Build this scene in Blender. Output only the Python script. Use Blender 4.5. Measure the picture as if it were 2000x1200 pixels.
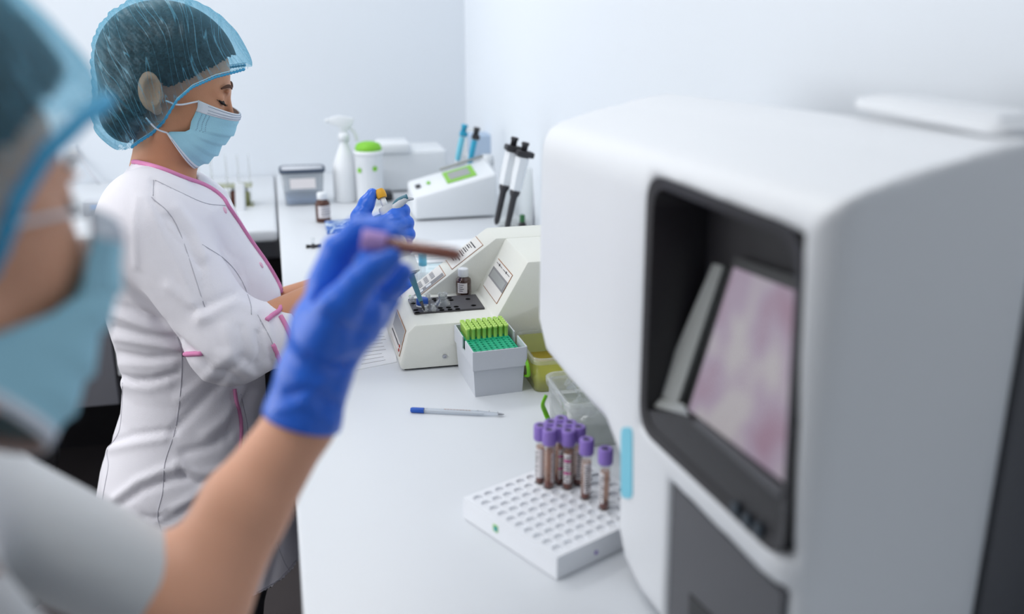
import bpy, bmesh, math, random
import numpy as np
from mathutils import Vector, Matrix
from mathutils.bvhtree import BVHTree
for _o in list(bpy.data.objects): bpy.data.objects.remove(_o)
random.seed(4); np.random.seed(4)
S = bpy.context.scene
# ---------------------------------------------------------------- camera
FPX = 1944.0; HCAM = 1.5
PIT = math.atan(634/FPX); YAW = math.atan(485/FPX*math.cos(PIT))
Fv = np.array([math.sin(YAW)*math.cos(PIT), math.cos(YAW)*math.cos(PIT), -math.sin(PIT)])
Rv = np.array([math.cos(YAW), -math.sin(YAW), 0.0]); Uv = np.cross(Rv, Fv); C0 = np.array([0, 0, HCAM])
cam = bpy.data.cameras.new('camera'); camo = bpy.data.objects.new('camera', cam); S.collection.objects.link(camo)
camo.location = (0, 0, HCAM); camo.rotation_euler = (math.pi/2-PIT, 0, -YAW)
cam.sensor_width = 36; cam.lens = 36*FPX/2000; cam.clip_start = 0.02
cam.dof.use_dof = True; cam.dof.focus_distance = 1.63; cam.dof.aperture_fstop = 2.3
S.camera = camo
# ---------------------------------------------------------------- world, lights, exposure
W = bpy.data.worlds.new('world'); S.world = W; W.use_nodes = True
W.node_tree.nodes['Background'].inputs[0].default_value = (0.96, 0.97, 1.0, 1)
W.node_tree.nodes['Background'].inputs[1].default_value = 0.6
S.view_settings.view_transform = 'Standard'; S.view_settings.look = 'None'
S.view_settings.exposure = -0.08; S.view_settings.gamma = 1.0; S.view_settings.use_curve_mapping = False
S.cycles.max_bounces = 8; S.cycles.transparent_max_bounces = 48; S.cycles.caustics_reflective = False; S.cycles.caustics_refractive = False
S.cycles.sample_clamp_indirect = 4.0
def area(name, loc, rot, sx, sy, power, col):
    l = bpy.data.lights.new(name, 'AREA'); l.shape = 'RECTANGLE'; l.size = sx; l.size_y = sy; l.energy = power; l.color = col
    o = bpy.data.objects.new(name, l); S.collection.objects.link(o); o.location = loc; o.rotation_euler = rot
    return o
area('window_daylight', (-2.52, 1.55, 1.75), (0, -math.pi/2, 0), 1.7, 3.4, 46, (0.985, 0.985, 0.985))
area('ceiling_light', (-0.5, 2.6, 2.72), (0, 0, 0), 1.2, 0.5, 15, (1, 0.99, 0.97))
area('ceiling_light', (-0.5, 0.9, 2.72), (0, 0, 0), 1.2, 0.5, 11, (1, 0.99, 0.97))

# ---------------------------------------------------------------- pixel helpers
def ray(x, y): return Fv+(x-1000)/FPX*Rv-(y-600)/FPX*Uv
def T(x, y, z): r = ray(x, y); return C0+r*(z-HCAM)/r[2]
def V(x, y, Y): r = ray(x, y); return C0+r*Y/r[1]
def D(x, y, d): return C0+ray(x, y)*d
def proj(P):
    q = np.asarray(P)-C0; z = q@Fv
    return 1000+FPX*(q@Rv)/z, 600-FPX*(q@Uv)/z, z
# ---------------------------------------------------------------- materials
def lin(h):
    if isinstance(h, str): c = [int(h[i:i+2], 16)/255 for i in (0, 2, 4)]
    else: c = [v/255 for v in h]
    return tuple((v/12.92 if v <= .04045 else ((v+.055)/1.055)**2.4) for v in c)+(1,)
def mat(name, col, rough=.5, spec=.5, metal=0, bump=0, bscale=60, var=0, vscale=8, sss=0, ssr=(.6, .3, .2), coat=0, emit=None, estr=0, trans=0, alpha=1, sheen=0):
    m = bpy.data.materials.new(name); m.use_nodes = True; nt = m.node_tree; b = nt.nodes['Principled BSDF']
    I = b.inputs; c = lin(col)
    I['Base Color'].default_value = c; I['Roughness'].default_value = rough; I['Specular IOR Level'].default_value = spec; I['Metallic'].default_value = metal
    if sss: I['Subsurface Weight'].default_value = sss; I['Subsurface Radius'].default_value = ssr; I['Subsurface Scale'].default_value = .012
    if coat: I['Coat Weight'].default_value = coat; I['Coat Roughness'].default_value = .1
    if emit: I['Emission Color'].default_value = lin(emit); I['Emission Strength'].default_value = estr
    if trans: I['Transmission Weight'].default_value = trans
    if alpha < 1: I['Alpha'].default_value = alpha
    if sheen: I['Sheen Weight'].default_value = sheen
    tc = nt.nodes.new('ShaderNodeTexCoord')
    if bump:
        n = nt.nodes.new('ShaderNodeTexNoise'); n.inputs['Scale'].default_value = bscale; n.inputs['Detail'].default_value = 4
        bp = nt.nodes.new('ShaderNodeBump'); bp.inputs['Strength'].default_value = bump; bp.inputs['Distance'].default_value = .002
        nt.links.new(tc.outputs['Object'], n.inputs['Vector']); nt.links.new(n.outputs['Fac'], bp.inputs['Height']); nt.links.new(bp.outputs[0], I['Normal'])
    if var:
        n = nt.nodes.new('ShaderNodeTexNoise'); n.inputs['Scale'].default_value = vscale; n.inputs['Detail'].default_value = 3
        r = nt.nodes.new('ShaderNodeMix'); r.data_type = 'RGBA'
        r.inputs[6].default_value = tuple(v*(1-var) for v in c[:3])+(1,); r.inputs[7].default_value = tuple(min(1, v*(1+var)) for v in c[:3])+(1,)
        nt.links.new(tc.outputs['Object'], n.inputs['Vector']); nt.links.new(n.outputs['Fac'], r.inputs[0]); nt.links.new(r.outputs[2], I['Base Color'])
    return m
def clear(name, col, op=.18, rough=.08, spec=1.0):
    """thin clear plastic or glass: mostly transparent with a tinted sheen and fresnel gloss"""
    m = bpy.data.materials.new(name); m.use_nodes = True; nt = m.node_tree; nt.nodes.clear()
    out = nt.nodes.new('ShaderNodeOutputMaterial'); tr = nt.nodes.new('ShaderNodeBsdfTransparent'); c = lin(col)
    tr.inputs[0].default_value = tuple(.80+.20*v for v in c[:3])+(1,)
    df = nt.nodes.new('ShaderNodeBsdfDiffuse'); df.inputs[0].default_value = c
    tl = nt.nodes.new('ShaderNodeBsdfTranslucent'); tl.inputs[0].default_value = c
    ad = nt.nodes.new('ShaderNodeMixShader'); ad.inputs[0].default_value = .5; nt.links.new(df.outputs[0], ad.inputs[1]); nt.links.new(tl.outputs[0], ad.inputs[2])
    gl = nt.nodes.new('ShaderNodeBsdfGlossy'); gl.inputs['Roughness'].default_value = rough
    lw = nt.nodes.new('ShaderNodeLayerWeight'); lw.inputs[0].default_value = .25
    mp = nt.nodes.new('ShaderNodeMath'); mp.operation = 'MULTIPLY'; mp.inputs[1].default_value = .55*spec; nt.links.new(lw.outputs['Facing'], mp.inputs[0])
    m1 = nt.nodes.new('ShaderNodeMixShader'); m1.inputs[0].default_value = op; nt.links.new(tr.outputs[0], m1.inputs[1]); nt.links.new(ad.outputs[0], m1.inputs[2])
    m2 = nt.nodes.new('ShaderNodeMixShader'); nt.links.new(mp.outputs[0], m2.inputs[0]); nt.links.new(m1.outputs[0], m2.inputs[1]); nt.links.new(gl.outputs[0], m2.inputs[2])
    nt.links.new(m2.outputs[0], out.inputs[0]); return m
M = dict(
 wall=mat('wall_paint', 'e2e8ef', .7, .2, bump=.05, bscale=90), wallback=mat('wall_paint_back', 'dfe5ec', .7, .2, bump=.05, bscale=90),
 floor=mat('dark_floor', '5c5759', .6, .3), ceil=mat('ceiling_paint', 'e6e8ea', .8),
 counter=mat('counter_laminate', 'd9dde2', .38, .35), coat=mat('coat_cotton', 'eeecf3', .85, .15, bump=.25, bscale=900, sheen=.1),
 piping=mat('pink_piping', 'dc8cb8', .8, .2), skin=mat('skin', 'cd9270', .5, .35, bump=.15, bscale=500, var=.08, vscale=25, sss=.12),
 skin2=mat('skin_fair', 'dda588', .5, .35, var=.08, vscale=12, sss=.12), hair=mat('hair', '241a17', .55, .4, bump=.6, bscale=300),
 glove=mat('nitrile_glove', '2469dc', .33, .55, bump=.25, bscale=120), mask=mat('mask_blue', 'a3d6e8', .8, .2, bump=.3, bscale=700),
 maskw=mat('mask_white', 'e2e8f0', .8, .2), stitch=mat('mask_stitch', '7d93ad', .8), band=mat('elastic_blue', '3fa0cc', .7),
 dark=mat('dark_plastic', '2b2a2e', .45), black=mat('black_plastic', '101013', .4), grey=mat('grey_panel', '777880', .6), midgrey=mat('mid_grey', '55565b', .5),
 white=mat('white_plastic', 'e4e8ec', .35, .4), cream=mat('cream_housing', 'e3e4dc', .5, .3, bump=.2, bscale=700), shell=mat('analyser_shell', 'e2e5e9', .4, .35),
 box=mat('grey_box', 'c9cdd4', .5, .3), teal=mat('teal_rack', '1cab80', .45, .4), tip=mat('lime_tip', 'c3ea78', .35, .4), purple=mat('purple_cap', '8c72c2', .45, .4, var=.1, vscale=60),
 blood=mat('blood', '6b3020', .3, .6), label=mat('label_paper', 'e6e2e4', .7), ink=mat('label_ink', '33313a', .7), pinkink=mat('pink_ink', 'd4579c', .7),
 lilac=mat('lilac_cap', 'b796d2', .5, .3), foam=mat('foam_rack', 'eceff4', .7, .2), amber=mat('amber_glass', '3a1a0c', .15, .7, coat=.6), brownlid=mat('brown_lid', '5a2614', .3, .5),
 blue=mat('blue_plastic', '1f55b4', .45, .4), lime=mat('lime_plastic', '74be1e', .4, .4), green=mat('green_lid', '7cc42c', .5), teal2=mat('pipette_teal', '47788a', .4, .4),
 yellow=mat('yellow_button', 'e2a51c', .45), copper=mat('copper_line', 'a8744f', .5, metal=.3), lcd=mat('grey_lcd', '9a9d9c', .3), pgrey=mat('print_grey', '8b8b8d', .6),
 pale=mat('pale_panel', 'e6e4df', .5), steel=mat('steel', 'b9bbc0', .25, metal=1), paper=mat('paper', 'e8ebef', .8), paperblue=mat('paper_tint', 'd3e2e8', .6), red=mat('red_print', 'b0392c', .6), cyan=mat('cyan_plastic', '2aa0c4', .4), cyan2=mat('cyan_lit', '6fc6dd', .3),
 trouser=mat('dark_trousers', '26262b', .85), shoe=mat('white_shoe', 'd8d8d8', .5), stoolm=mat('chair_black', '1b1b1e', .6), lash=mat('lash', '15100f', .7), brow=mat('eyebrow', '5b3a2a', .8), pinkpat=mat('pink_snap', 'e9b6cf', .5),
 clear=clear('clear_plastic', 'e8eef0', .16), clearw=clear('clear_frosted', 'f4f7f6', .26), glass=clear('clear_glass', 'eef2f3', .06, .05, .6), yclear=clear('yellow_clear', 'dbe07a', .55), penb=clear('pen_barrel', 'dfe6f0', .25), bluefill=mat('blue_contents', 'a8c4ea', .6), cuvm=clear('cuvette_plastic', 'f0f4f6', .16, .05, 1.3), vialg=clear('vial_glass', 'e8eef0', .12, .04, 1.5), block=mat('block_black', '4a494d', .4, .35), wellm=mat('well_black', '060606', .9, .05), keyg=mat('key_grey', 'bcbcbd', .6))
# ---------------------------------------------------------------- object helpers
def link(o, parent=None):
    S.collection.objects.link(o)
    if parent is not None: o.parent = parent
    return o
def tag(o, label, cat, group=None, kind=None):
    o['label'] = label; o['category'] = cat
    if group: o['group'] = group
    if kind: o['kind'] = kind
    return o
def thing(name, loc, label, cat, group=None, rz=0):
    o = bpy.data.objects.new(name, None); o.empty_display_size = .02; o.location = tuple(loc); o.rotation_euler = (0, 0, rz); link(o)
    return tag(o, label, cat, group)
def struct(o): o['kind'] = 'structure'; return o
def mk(name, bm, m, parent=None, smooth=False, loc=None, world=False, mods=None):
    bmesh.ops.recalc_face_normals(bm, faces=bm.faces[:])
    me = bpy.data.meshes.new(name); bm.to_mesh(me); bm.free()
    for x in (m if isinstance(m, (list, tuple)) else [m]): me.materials.append(x)
    if smooth: me.polygons.foreach_set('use_smooth', [True]*len(me.polygons))
    o = bpy.data.objects.new(name, me); link(o, parent)
    if world and parent is not None: o.matrix_parent_inverse = pinv(parent)
    if loc is not None: o.location = tuple(loc)
    return o
def wmat(p):
    m = Matrix.LocRotScale(p.location, p.rotation_euler, p.scale)
    return m if p.parent is None else wmat(p.parent) @ p.matrix_parent_inverse @ m
def pinv(p): return wmat(p).inverted()
def autos(o, ang=.6):
    me = o.data; me.polygons.foreach_set('use_smooth', [True]*len(me.polygons))
    bm = bmesh.new(); bm.from_mesh(me)
    for e in bm.edges:
        if len(e.link_faces) == 2 and e.calc_face_angle(0) > ang: e.smooth = False
    bm.to_mesh(me); bm.free(); return o
def abox(bm, lo, hi, bev=0, seg=2, mi=0, M4=None):
    lo, hi = [np.minimum(lo, hi), np.maximum(lo, hi)]
    r = bmesh.ops.create_cube(bm, size=1); vs = r['verts']
    for v in vs: v.co = Vector([(lo[i]+hi[i])/2+v.co[i]*(hi[i]-lo[i]) for i in range(3)])
    fs = set(f for v in vs for f in v.link_faces)
    if bev:
        es = list({e for v in vs for e in v.link_edges})
        rr = bmesh.ops.bevel(bm, geom=es, offset=bev, segments=seg, affect='EDGES', profile=.5)
        fs = set(rr['faces']) | {f for f in fs if f.is_valid}
        vs = list({v for f in fs for v in f.verts})
    for f in fs:
        if f.is_valid: f.material_index = mi
    if M4 is not None: bmesh.ops.transform(bm, matrix=M4, verts=[v for v in vs if v.is_valid])
    return vs
def lathe(bm, prof, n=24, mi=0, M4=None, cap=True, rib=0, nrib=0):
    rings = []
    for r, z in prof:
        rings.append([bm.verts.new(((r*(1+rib*(math.cos(nrib*2*math.pi*k/n)))) * math.cos(2*math.pi*k/n), (r*(1+rib*(math.cos(nrib*2*math.pi*k/n))))*math.sin(2*math.pi*k/n), z)) for k in range(n)])
    for a, b in zip(rings[:-1], rings[1:]):
        for k in range(n):
            f = bm.faces.new((a[k], a[(k+1) % n], b[(k+1) % n], b[k])); f.material_index = mi
    if cap:
        if prof[0][0] > 1e-5: bm.faces.new(rings[0][::-1]).material_index = mi
        if prof[-1][0] > 1e-5: bm.faces.new(rings[-1]).material_index = mi
    vs = [v for r in rings for v in r]
    if M4 is not None: bmesh.ops.transform(bm, matrix=M4, verts=vs)
    return vs
def tubep(bm, pts, rad, n=8, mi=0, closed=False, flat=1.0):
    pts = [Vector(p) for p in pts]; N = len(pts); rings = []; up = None
    for i, p in enumerate(pts):
        t = (pts[(i+1) % N if closed else min(i+1, N-1)]-pts[i-1 if (closed or i > 0) else 0])
        t = t.normalized() if t.length > 1e-9 else Vector((0, 0, 1))
        if up is None: up = t.orthogonal().normalized()
        up = (up-t*up.dot(t)); up = up.normalized() if up.length > 1e-6 else t.orthogonal().normalized()
        b = t.cross(up); r = rad[i] if hasattr(rad, '__len__') else rad
        rings.append([bm.verts.new(p+up*r*math.cos(2*math.pi*k/n)+b*r*flat*math.sin(2*math.pi*k/n)) for k in range(n)])
    rr = list(zip(rings[:-1], rings[1:]))+([(rings[-1], rings[0])] if closed else [])
    for a, b in rr:
        for k in range(n): bm.faces.new((a[k], a[(k+1) % n], b[(k+1) % n], b[k])).material_index = mi
    if not closed: bm.faces.new(rings[0][::-1]).material_index = mi; bm.faces.new(rings[-1]).material_index = mi
def prism(bm, poly, dvec, mi=0, bev=0):
    """poly: list of 3D points, extruded by dvec"""
    a = [bm.verts.new(tuple(p)) for p in poly]; b = [bm.verts.new(tuple(np.array(p)+np.array(dvec))) for p in poly]
    fs = [bm.faces.new(a[::-1]), bm.faces.new(b)]
    for i in range(len(a)): fs.append(bm.faces.new((a[i], a[(i+1) % len(a)], b[(i+1) % len(a)], b[i])))
    for f in fs: f.material_index = mi
    if bev:
        bmesh.ops.recalc_face_normals(bm, faces=fs)
        bmesh.ops.bevel(bm, geom=list({e for f in fs for e in f.edges}), offset=bev, segments=2, affect='EDGES', profile=.5)
def align(p, q):
    """matrix sending local z axis (0..) to the line p->q, origin p"""
    p = Vector(p); d = Vector(q)-p; return Matrix.Translation(p) @ d.to_track_quat('Z', 'Y').to_matrix().to_4x4()
def rc_pts(pts, m=8):
    """Catmull-Rom through points"""
    P = [np.array(p, float) for p in pts]; P = [2*P[0]-P[1]]+P+[2*P[-1]-P[-2]]; out = []
    for i in range(1, len(P)-2):
        for k in range(m):
            t = k/m; a, b, c, d = P[i-1], P[i], P[i+1], P[i+2]
            out.append(.5*((2*b)+(-a+c)*t+(2*a-5*b+4*c-d)*t*t+(-a+3*b-3*c+d)*t**3))
    out.append(P[-2]); return out
# ---------------------------------------------------------------- signed distance modelling (surface nets)
def s_rc(P, a, b, r1, r2):
    a = np.asarray(a); ab = np.asarray(b)-a; t = np.clip(((P-a)@ab)/(ab@ab+1e-12), 0, 1)
    return np.linalg.norm(P-a-t[:, None]*ab, axis=1)-(r1+(r2-r1)*t)
def s_el(P, c, r, Rm=None):
    q = P-np.asarray(c)
    if Rm is not None: q = q@Rm
    r = np.asarray(r, float); k0 = np.linalg.norm(q/r, axis=1); k1 = np.linalg.norm(q/(r*r), axis=1)
    return k0*(k0-1)/np.maximum(k1, 1e-9)
def smin(a, b, k):
    h = np.clip(.5+.5*(b-a)/k, 0, 1); return b+(a-b)*h-k*h*(1-h)
def smax(a, b, k): return -smin(-a, -b, k)
def chain(P, pts, rs, k=.004):
    d = None
    for i in range(len(pts)-1):
        e = s_rc(P, pts[i], pts[i+1], rs[i], rs[i+1]); d = e if d is None else smin(d, e, k)
    return d
def rot(ax, a): return np.array(Matrix.Rotation(a, 3, ax))
def nets(fn, lo, hi, h):
    lo = np.asarray(lo, float); n = np.ceil((np.asarray(hi)-lo)/h).astype(int)+1; B = 20; nb = -(-n//B); n = nb*B+1
    G = np.empty(n, np.float32)
    ci = np.stack(np.meshgrid(*[np.arange(k) for k in nb], indexing='ij'), -1).reshape(-1, 3)
    cd = fn(lo+(ci*B+B/2)*h); lim = B*h*.87*1.5+.01
    act = np.abs(cd) < lim
    for (i, j, k), d, a in zip(ci, cd, act):
        sl = (slice(i*B, i*B+B+1), slice(j*B, j*B+B+1), slice(k*B, k*B+B+1))
        if not a: G[sl] = d
    off = np.stack(np.meshgrid(*[np.arange(B+1)]*3, indexing='ij'), -1).reshape(-1, 3)
    A = ci[act]
    for s in range(0, len(A), 24):
        blk = A[s:s+24]; P = (lo+(blk[:, None, :]*B+off[None])*h).reshape(-1, 3); f = fn(P).reshape(len(blk), B+1, B+1, B+1)
        for q, (i, j, k) in enumerate(blk): G[i*B:i*B+B+1, j*B:j*B+B+1, k*B:k*B+B+1] = f[q]
    Sg = G < 0; cells = []; pts = []; quads = []
    st = np.array([n[1]*n[2], n[2], 1])
    for ax in range(3):
        s0 = [slice(1, -1)]*3; s0[ax] = slice(0, -1); s1 = list(s0); s1[ax] = slice(1, None)
        a = Sg[tuple(s0)]; b = Sg[tuple(s1)]; idx = np.argwhere(a != b)
        o0 = np.array([1, 1, 1]); o0[ax] = 0; idx = idx+o0
        g0 = G[idx[:, 0], idx[:, 1], idx[:, 2]]; i2 = idx.copy(); i2[:, ax] += 1; g1 = G[i2[:, 0], i2[:, 1], i2[:, 2]]
        t = g0/(g0-g1); p = idx.astype(float); p[:, ax] += t
        u, v = [(1, 2), (2, 0), (0, 1)][ax]; cc = []
        for du, dv in ((-1, -1), (0, -1), (0, 0), (-1, 0)):
            c = idx.copy(); c[:, u] += du; c[:, v] += dv; cc.append(c@st)
        cc = np.stack(cc, 1); fl = g0 > 0; cc[fl] = cc[fl][:, ::-1]
        quads.append(cc); cells.append(cc.reshape(-1)); pts.append(np.repeat(p, 4, axis=0))
    cells = np.concatenate(cells); pts = np.concatenate(pts); quads = np.concatenate(quads)
    uq, inv = np.unique(cells, return_inverse=True); vs = np.zeros((len(uq), 3)); cnt = np.bincount(inv)
    for a in range(3): vs[:, a] = np.bincount(inv, pts[:, a])/cnt
    vs = lo+vs*h; q = np.searchsorted(uq, quads)
    for _ in range(2):
        g = np.zeros_like(vs); f = fn(vs); e = h*.35
        for a in range(3):
            d = np.zeros(3); d[a] = e; g[:, a] = (fn(vs+d)-f)/e
        gn = (g**2).sum(1)+1e-9; step = np.clip(f/gn**.5, -h*.6, h*.6)
        vs = vs-g/np.sqrt(gn)[:, None]*step[:, None]
    return vs, q
def vnormals(vs, q):
    n = np.cross(vs[q[:, 2]]-vs[q[:, 0]], vs[q[:, 3]]-vs[q[:, 1]]); N = np.zeros_like(vs)
    for k in range(4): 
        for a in range(3): N[:, a] += np.bincount(q[:, k], n[:, a], len(vs))
    return N/np.maximum(np.linalg.norm(N, axis=1), 1e-12)[:, None]
def qmesh(name, vs, q, m, parent=None, world=True):
    me = bpy.data.meshes.new(name); me.vertices.add(len(vs)); me.vertices.foreach_set('co', np.asarray(vs, np.float32).ravel())
    me.loops.add(q.size); me.loops.foreach_set('vertex_index', q.astype(np.int32).ravel())
    me.polygons.add(len(q)); me.polygons.foreach_set('loop_start', np.arange(0, q.size, 4, dtype=np.int32)); me.polygons.foreach_set('loop_total', np.full(len(q), 4, np.int32))
    me.update(calc_edges=True); me.validate()
    me.polygons.foreach_set('use_smooth', [True]*len(me.polygons)); me.materials.append(m)
    o = bpy.data.objects.new(name, me); link(o, parent)
    if parent is not None and world: o.matrix_parent_inverse = pinv(parent)
    return o
def keepf(vs, q, mask):
    """keep faces whose all verts satisfy mask"""
    k = mask[q].all(1); q = q[k]; u, inv = np.unique(q, return_inverse=True); return vs[u], inv.reshape(q.shape)
def polydist(px, py, poly):
    d = np.full(px.shape, 1e9)
    for (x0, y0), (x1, y1) in zip(poly[:-1], poly[1:]):
        L = (x1-x0)**2+(y1-y0)**2+1e-9; t = np.clip(((px-x0)*(x1-x0)+(py-y0)*(y1-y0))/L, 0, 1)
        d = np.minimum(d, np.hypot(px-x0-t*(x1-x0), py-y0-t*(y1-y0)))
    return d
def bvh_of(vs, q): return BVHTree.FromPolygons([tuple(v) for v in vs], [tuple(int(i) for i in f) for f in q])
def cast(bvh, x, y, lift=0):
    r = Vector(ray(x, y)).normalized(); h = bvh.ray_cast(Vector(C0), r)
    if h[0] is None:
        P = Vector(C0); best = None
        for k in range(40, 260):
            c = P+r*(k*.01); w = bvh.find_nearest(c)
            if best is None or w[3] < best[3]: best = w
        h = best
    return np.array(h[0])+np.array(h[1])*lift*(1 if h[1].dot(r) < .3 else -1)
XE, XW, YB, ZC = -.007, .63, 3.33, .90
def sbox(name, lo, hi, m, bev=0):
    bm = bmesh.new(); abox(bm, np.array(lo, float), np.array(hi, float), bev); return struct(mk(name, bm, m))
sbox('floor', (-2.6, -1.6, -.05), (XW, YB, 0), M['floor'])
sbox('ceiling', (-2.6, -1.6, 2.75), (XW, YB, 2.8), M['ceil'])
sbox('wall_back', (-2.65, YB, 0), (XW+.05, YB+.05, 2.8), M['wallback'])
sbox('wall_right', (XW, -1.6, 0), (XW+.05, YB, 2.8), M['wall'])
sbox('wall_front', (-2.65, -1.65, 0), (XW+.05, -1.6, 2.8), mat('rear_wall_paint', 'a2a4a6', .8))
bm = bmesh.new()
for lo, hi in (((-2.65, -1.6, 0), (-2.6, YB, .85)), ((-2.65, -1.6, 2.65), (-2.6, YB, 2.8)), ((-2.65, -1.6, .85), (-2.6, -.2, 2.65)), ((-2.65, 3.25, .85), (-2.6, YB, 2.65))): abox(bm, np.array(lo), np.array(hi))
struct(mk('wall_left', bm, M['wall']))
bm = bmesh.new()
for y in (-.2, .95, 2.1, 3.2): abox(bm, np.array((-2.64, y, .85)), np.array((-2.58, y+.05, 2.65)), .004)
for z in (.85, 2.6): abox(bm, np.array((-2.64, -.2, z)), np.array((-2.58, 3.25, z+.05)), .004)
wf = struct(mk('window_1', bm, M['white']))
sbox('shade_panel_1', (-2.6, YB-.012, 0), (XW, YB, .62), M['dark'])  # added dark sheet: stands in for the shade on the wall below the worktop
# fixed furniture
bm = bmesh.new(); abox(bm, np.array((XE, .18, ZC-.035)), np.array((XW, YB, ZC)), .006, 3)
c1 = tag(mk('worktop', bm, M['counter']), 'long white worktop along the right wall carrying the cream machine and analyser', 'worktop')
autos(c1)
bm = bmesh.new(); abox(bm, np.array((-1.75, 2.557, ZC-.035)), np.array((XE-.004, YB, ZC)), .01, 3)
autos(tag(mk('worktop', bm, M['counter']), 'white worktop along the back wall behind the standing worker', 'worktop'))
cb = thing('base_cabinet', (.36, 1.9, 0), 'grey base cabinet carrying the long right-hand worktop', 'cabinet')
bm = bmesh.new(); abox(bm, np.array((.12, .22, 0)), np.array((XW-.01, YB-.02, ZC-.035))); mk('body', bm, M['midgrey'], cb, world=True)
for k in range(5):
    bm = bmesh.new(); abox(bm, np.array((.105, .25+k*.6, .08)), np.array((.12, .83+k*.6, .85)), .002); d = mk('door', bm, M['grey'], cb, world=True)
    bm = bmesh.new(); abox(bm, np.array((.085, .70+k*.6, .70)), np.array((.105, .715+k*.6, .82)), .003); mk('handle', bm, M['steel'], d)
lg = thing('support_stand', (.02, 2.62, 0), 'grey square leg under the far corner of the worktop behind the worker', 'support')
bm = bmesh.new(); abox(bm, np.array((.0, 2.6, 0)), np.array((.03, 2.64, ZC-.035)), .003); mk('post', bm, M['midgrey'], lg, world=True)
bm = bmesh.new(); lathe(bm, [(.025, 0), (.025, .008)], 16, M4=Matrix.Translation((.015, 2.62, 0))); mk('foot', bm, M['black'], lg, world=True)
uc = thing('drawer_unit', (-1.1, 2.9, 0), 'grey hanging drawer unit under the back worktop, left of the worker', 'drawer unit')
bm = bmesh.new(); abox(bm, np.array((-1.5, 2.62, .433)), np.array((-.450, YB-.02, ZC-.035)), .002); mk('body', bm, M['grey'], uc, world=True)
for k, (x0, x1) in enumerate(((-1.49, -1.04), (-1.035, -.452))):
    for z0, z1 in ((.437, .66), (.665, .86)):
        bm = bmesh.new(); abox(bm, np.array((x0, 2.602, z0)), np.array((x1, 2.62, z1)), .002); mk('drawer', bm, M['grey'], uc, world=True)
uc2 = thing('drawer_unit', (-.5, 2.9, 0), 'narrow white drawer unit under the back worktop beside the grey one', 'drawer unit')
bm = bmesh.new(); abox(bm, np.array((-.446, 2.62, .515)), np.array((-.400, YB-.02, ZC-.035)), .002); mk('body', bm, M['white'], uc2, world=True)
for z0, z1 in ((.518, .66), (.665, .86)):
    bm = bmesh.new(); abox(bm, np.array((-.444, 2.60, z0)), np.array((-.402, 2.62, z1)), .002); mk('drawer', bm, M['white'], uc2, world=True)
# ================================================================ big analyser
AN = np.array([math.cos(math.radians(4.5)), math.sin(math.radians(4.5)), 0.0]); AU = np.array([-AN[1], AN[0], 0.0]); AP = np.array([.317, .883, 0.0])
def A(x, y, w=0.0):
    """point where the pixel ray meets the analyser's front plane pushed in by w -> (u, w, z) local coords"""
    r = ray(x, y); t = ((AP+AN*w-C0)@AN)/(r@AN); q = C0+r*t; return np.array([(q-AP)@AU, w, q[2]])
def AW(u, w, z): return AP+AU*u+AN*w+np.array([0, 0, z])
AM = Matrix(((AU[0], AN[0], 0, AP[0]), (AU[1], AN[1], 0, AP[1]), (0, 0, 1, 0), (0, 0, 0, 1)))
an = thing('blood_analyser', AW(-.05, .1, ZC), 'large white laboratory analyser with a slanted touch screen, closest to the camera', 'analyser')
def sd_poly(px, py, poly):
    d = np.full(px.shape, 1e9); s = np.ones(px.shape); n = len(poly)
    for i in range(n):
        ax, ay = poly[i]; bx, by = poly[i-1]; ex, ey = bx-ax, by-ay; wx, wy = px-ax, py-ay
        t = np.clip((wx*ex+wy*ey)/(ex*ex+ey*ey), 0, 1); d = np.minimum(d, (wx-ex*t)**2+(wy-ey*t)**2)
        c1, c2, c3 = py >= ay, py < by, ex*wy > ey*wx
        s = np.where((c1 & c2 & c3) | (~c1 & ~c2 & ~c3), -s, s)
    return s*np.sqrt(d)
UN, UF = -.318, .252                      # near and far ends of the housing
OUT = [(UN, .93), (UN, 1.362), (UF-.01, 1.338), (UF, 1.31), (UF+.004, 1.10), (UF-.03, 1.062), (.14, 1.055), (.035, 1.052), (0, 1.03), (0, .955), (-.022, .92), (-.067, .905), (-.25, .905)]
WD = .192
OPN = [tuple(A(*p)[[0, 2]]) for p in ((1262, 338), (1568, 452), (1528, 1105), (1246, 836))]
LOW = [(-.134, .84), (-.126, 1.066), (-.307, 1.066), (-.307, .84)]
def inset(poly, k):
    c = np.mean(poly, 0); return [tuple(np.array(p)+(c-np.array(p))/np.linalg.norm(c-np.array(p))*k) for p in poly]
def an_sdf(P):
    q = P-AP; u = q@AU; w = q@AN; z = q[:, 2]
    crown = .030*np.sin(np.clip(w/.16, 0, 1)*math.pi/2)+.018*np.clip((w-.1)/.2, 0, 1)
    zz = z-crown*np.clip((z-1.15)/.15, 0, 1)
    d2 = sd_poly(u, zz, OUT)+.0
    d = smax(d2, np.abs(w-WD/2)-WD/2, .032)
    hole = smax(sd_poly(u, z, OPN)+.014, w-.062, .004)-.010
    d = smax(d, -hole, .010)
    low = smax(sd_poly(u, z, LOW)-.002, w-.010, .002)
    d = smax(d, -low, .006)
    return d
vs, q = nets(an_sdf, (.24, .5, .88), (.56, 1.2, 1.44), .005)
qmesh('housing', vs, q, M['shell'], an)
# rear body, darker back panel
bm = bmesh.new(); prism(bm, [AW(u, WD+.004, z) for u, z in ((UN+.012, .9), (UN+.012, 1.375), (.2, 1.352), (.225, 1.33), (.225, .9))], AN*.055, bev=.006)
autos(mk('rear_panel', bm, M['midgrey'], an, world=True))
bm = bmesh.new(); prism(bm, [AW(u, WD-.004, z) for u, z in ((UN+.02, .905), (UN+.02, 1.365), (.2, 1.36), (.2, .905))], AN*.01)
mk('seam_gasket', bm, M['dark'], an, world=True)
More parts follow.
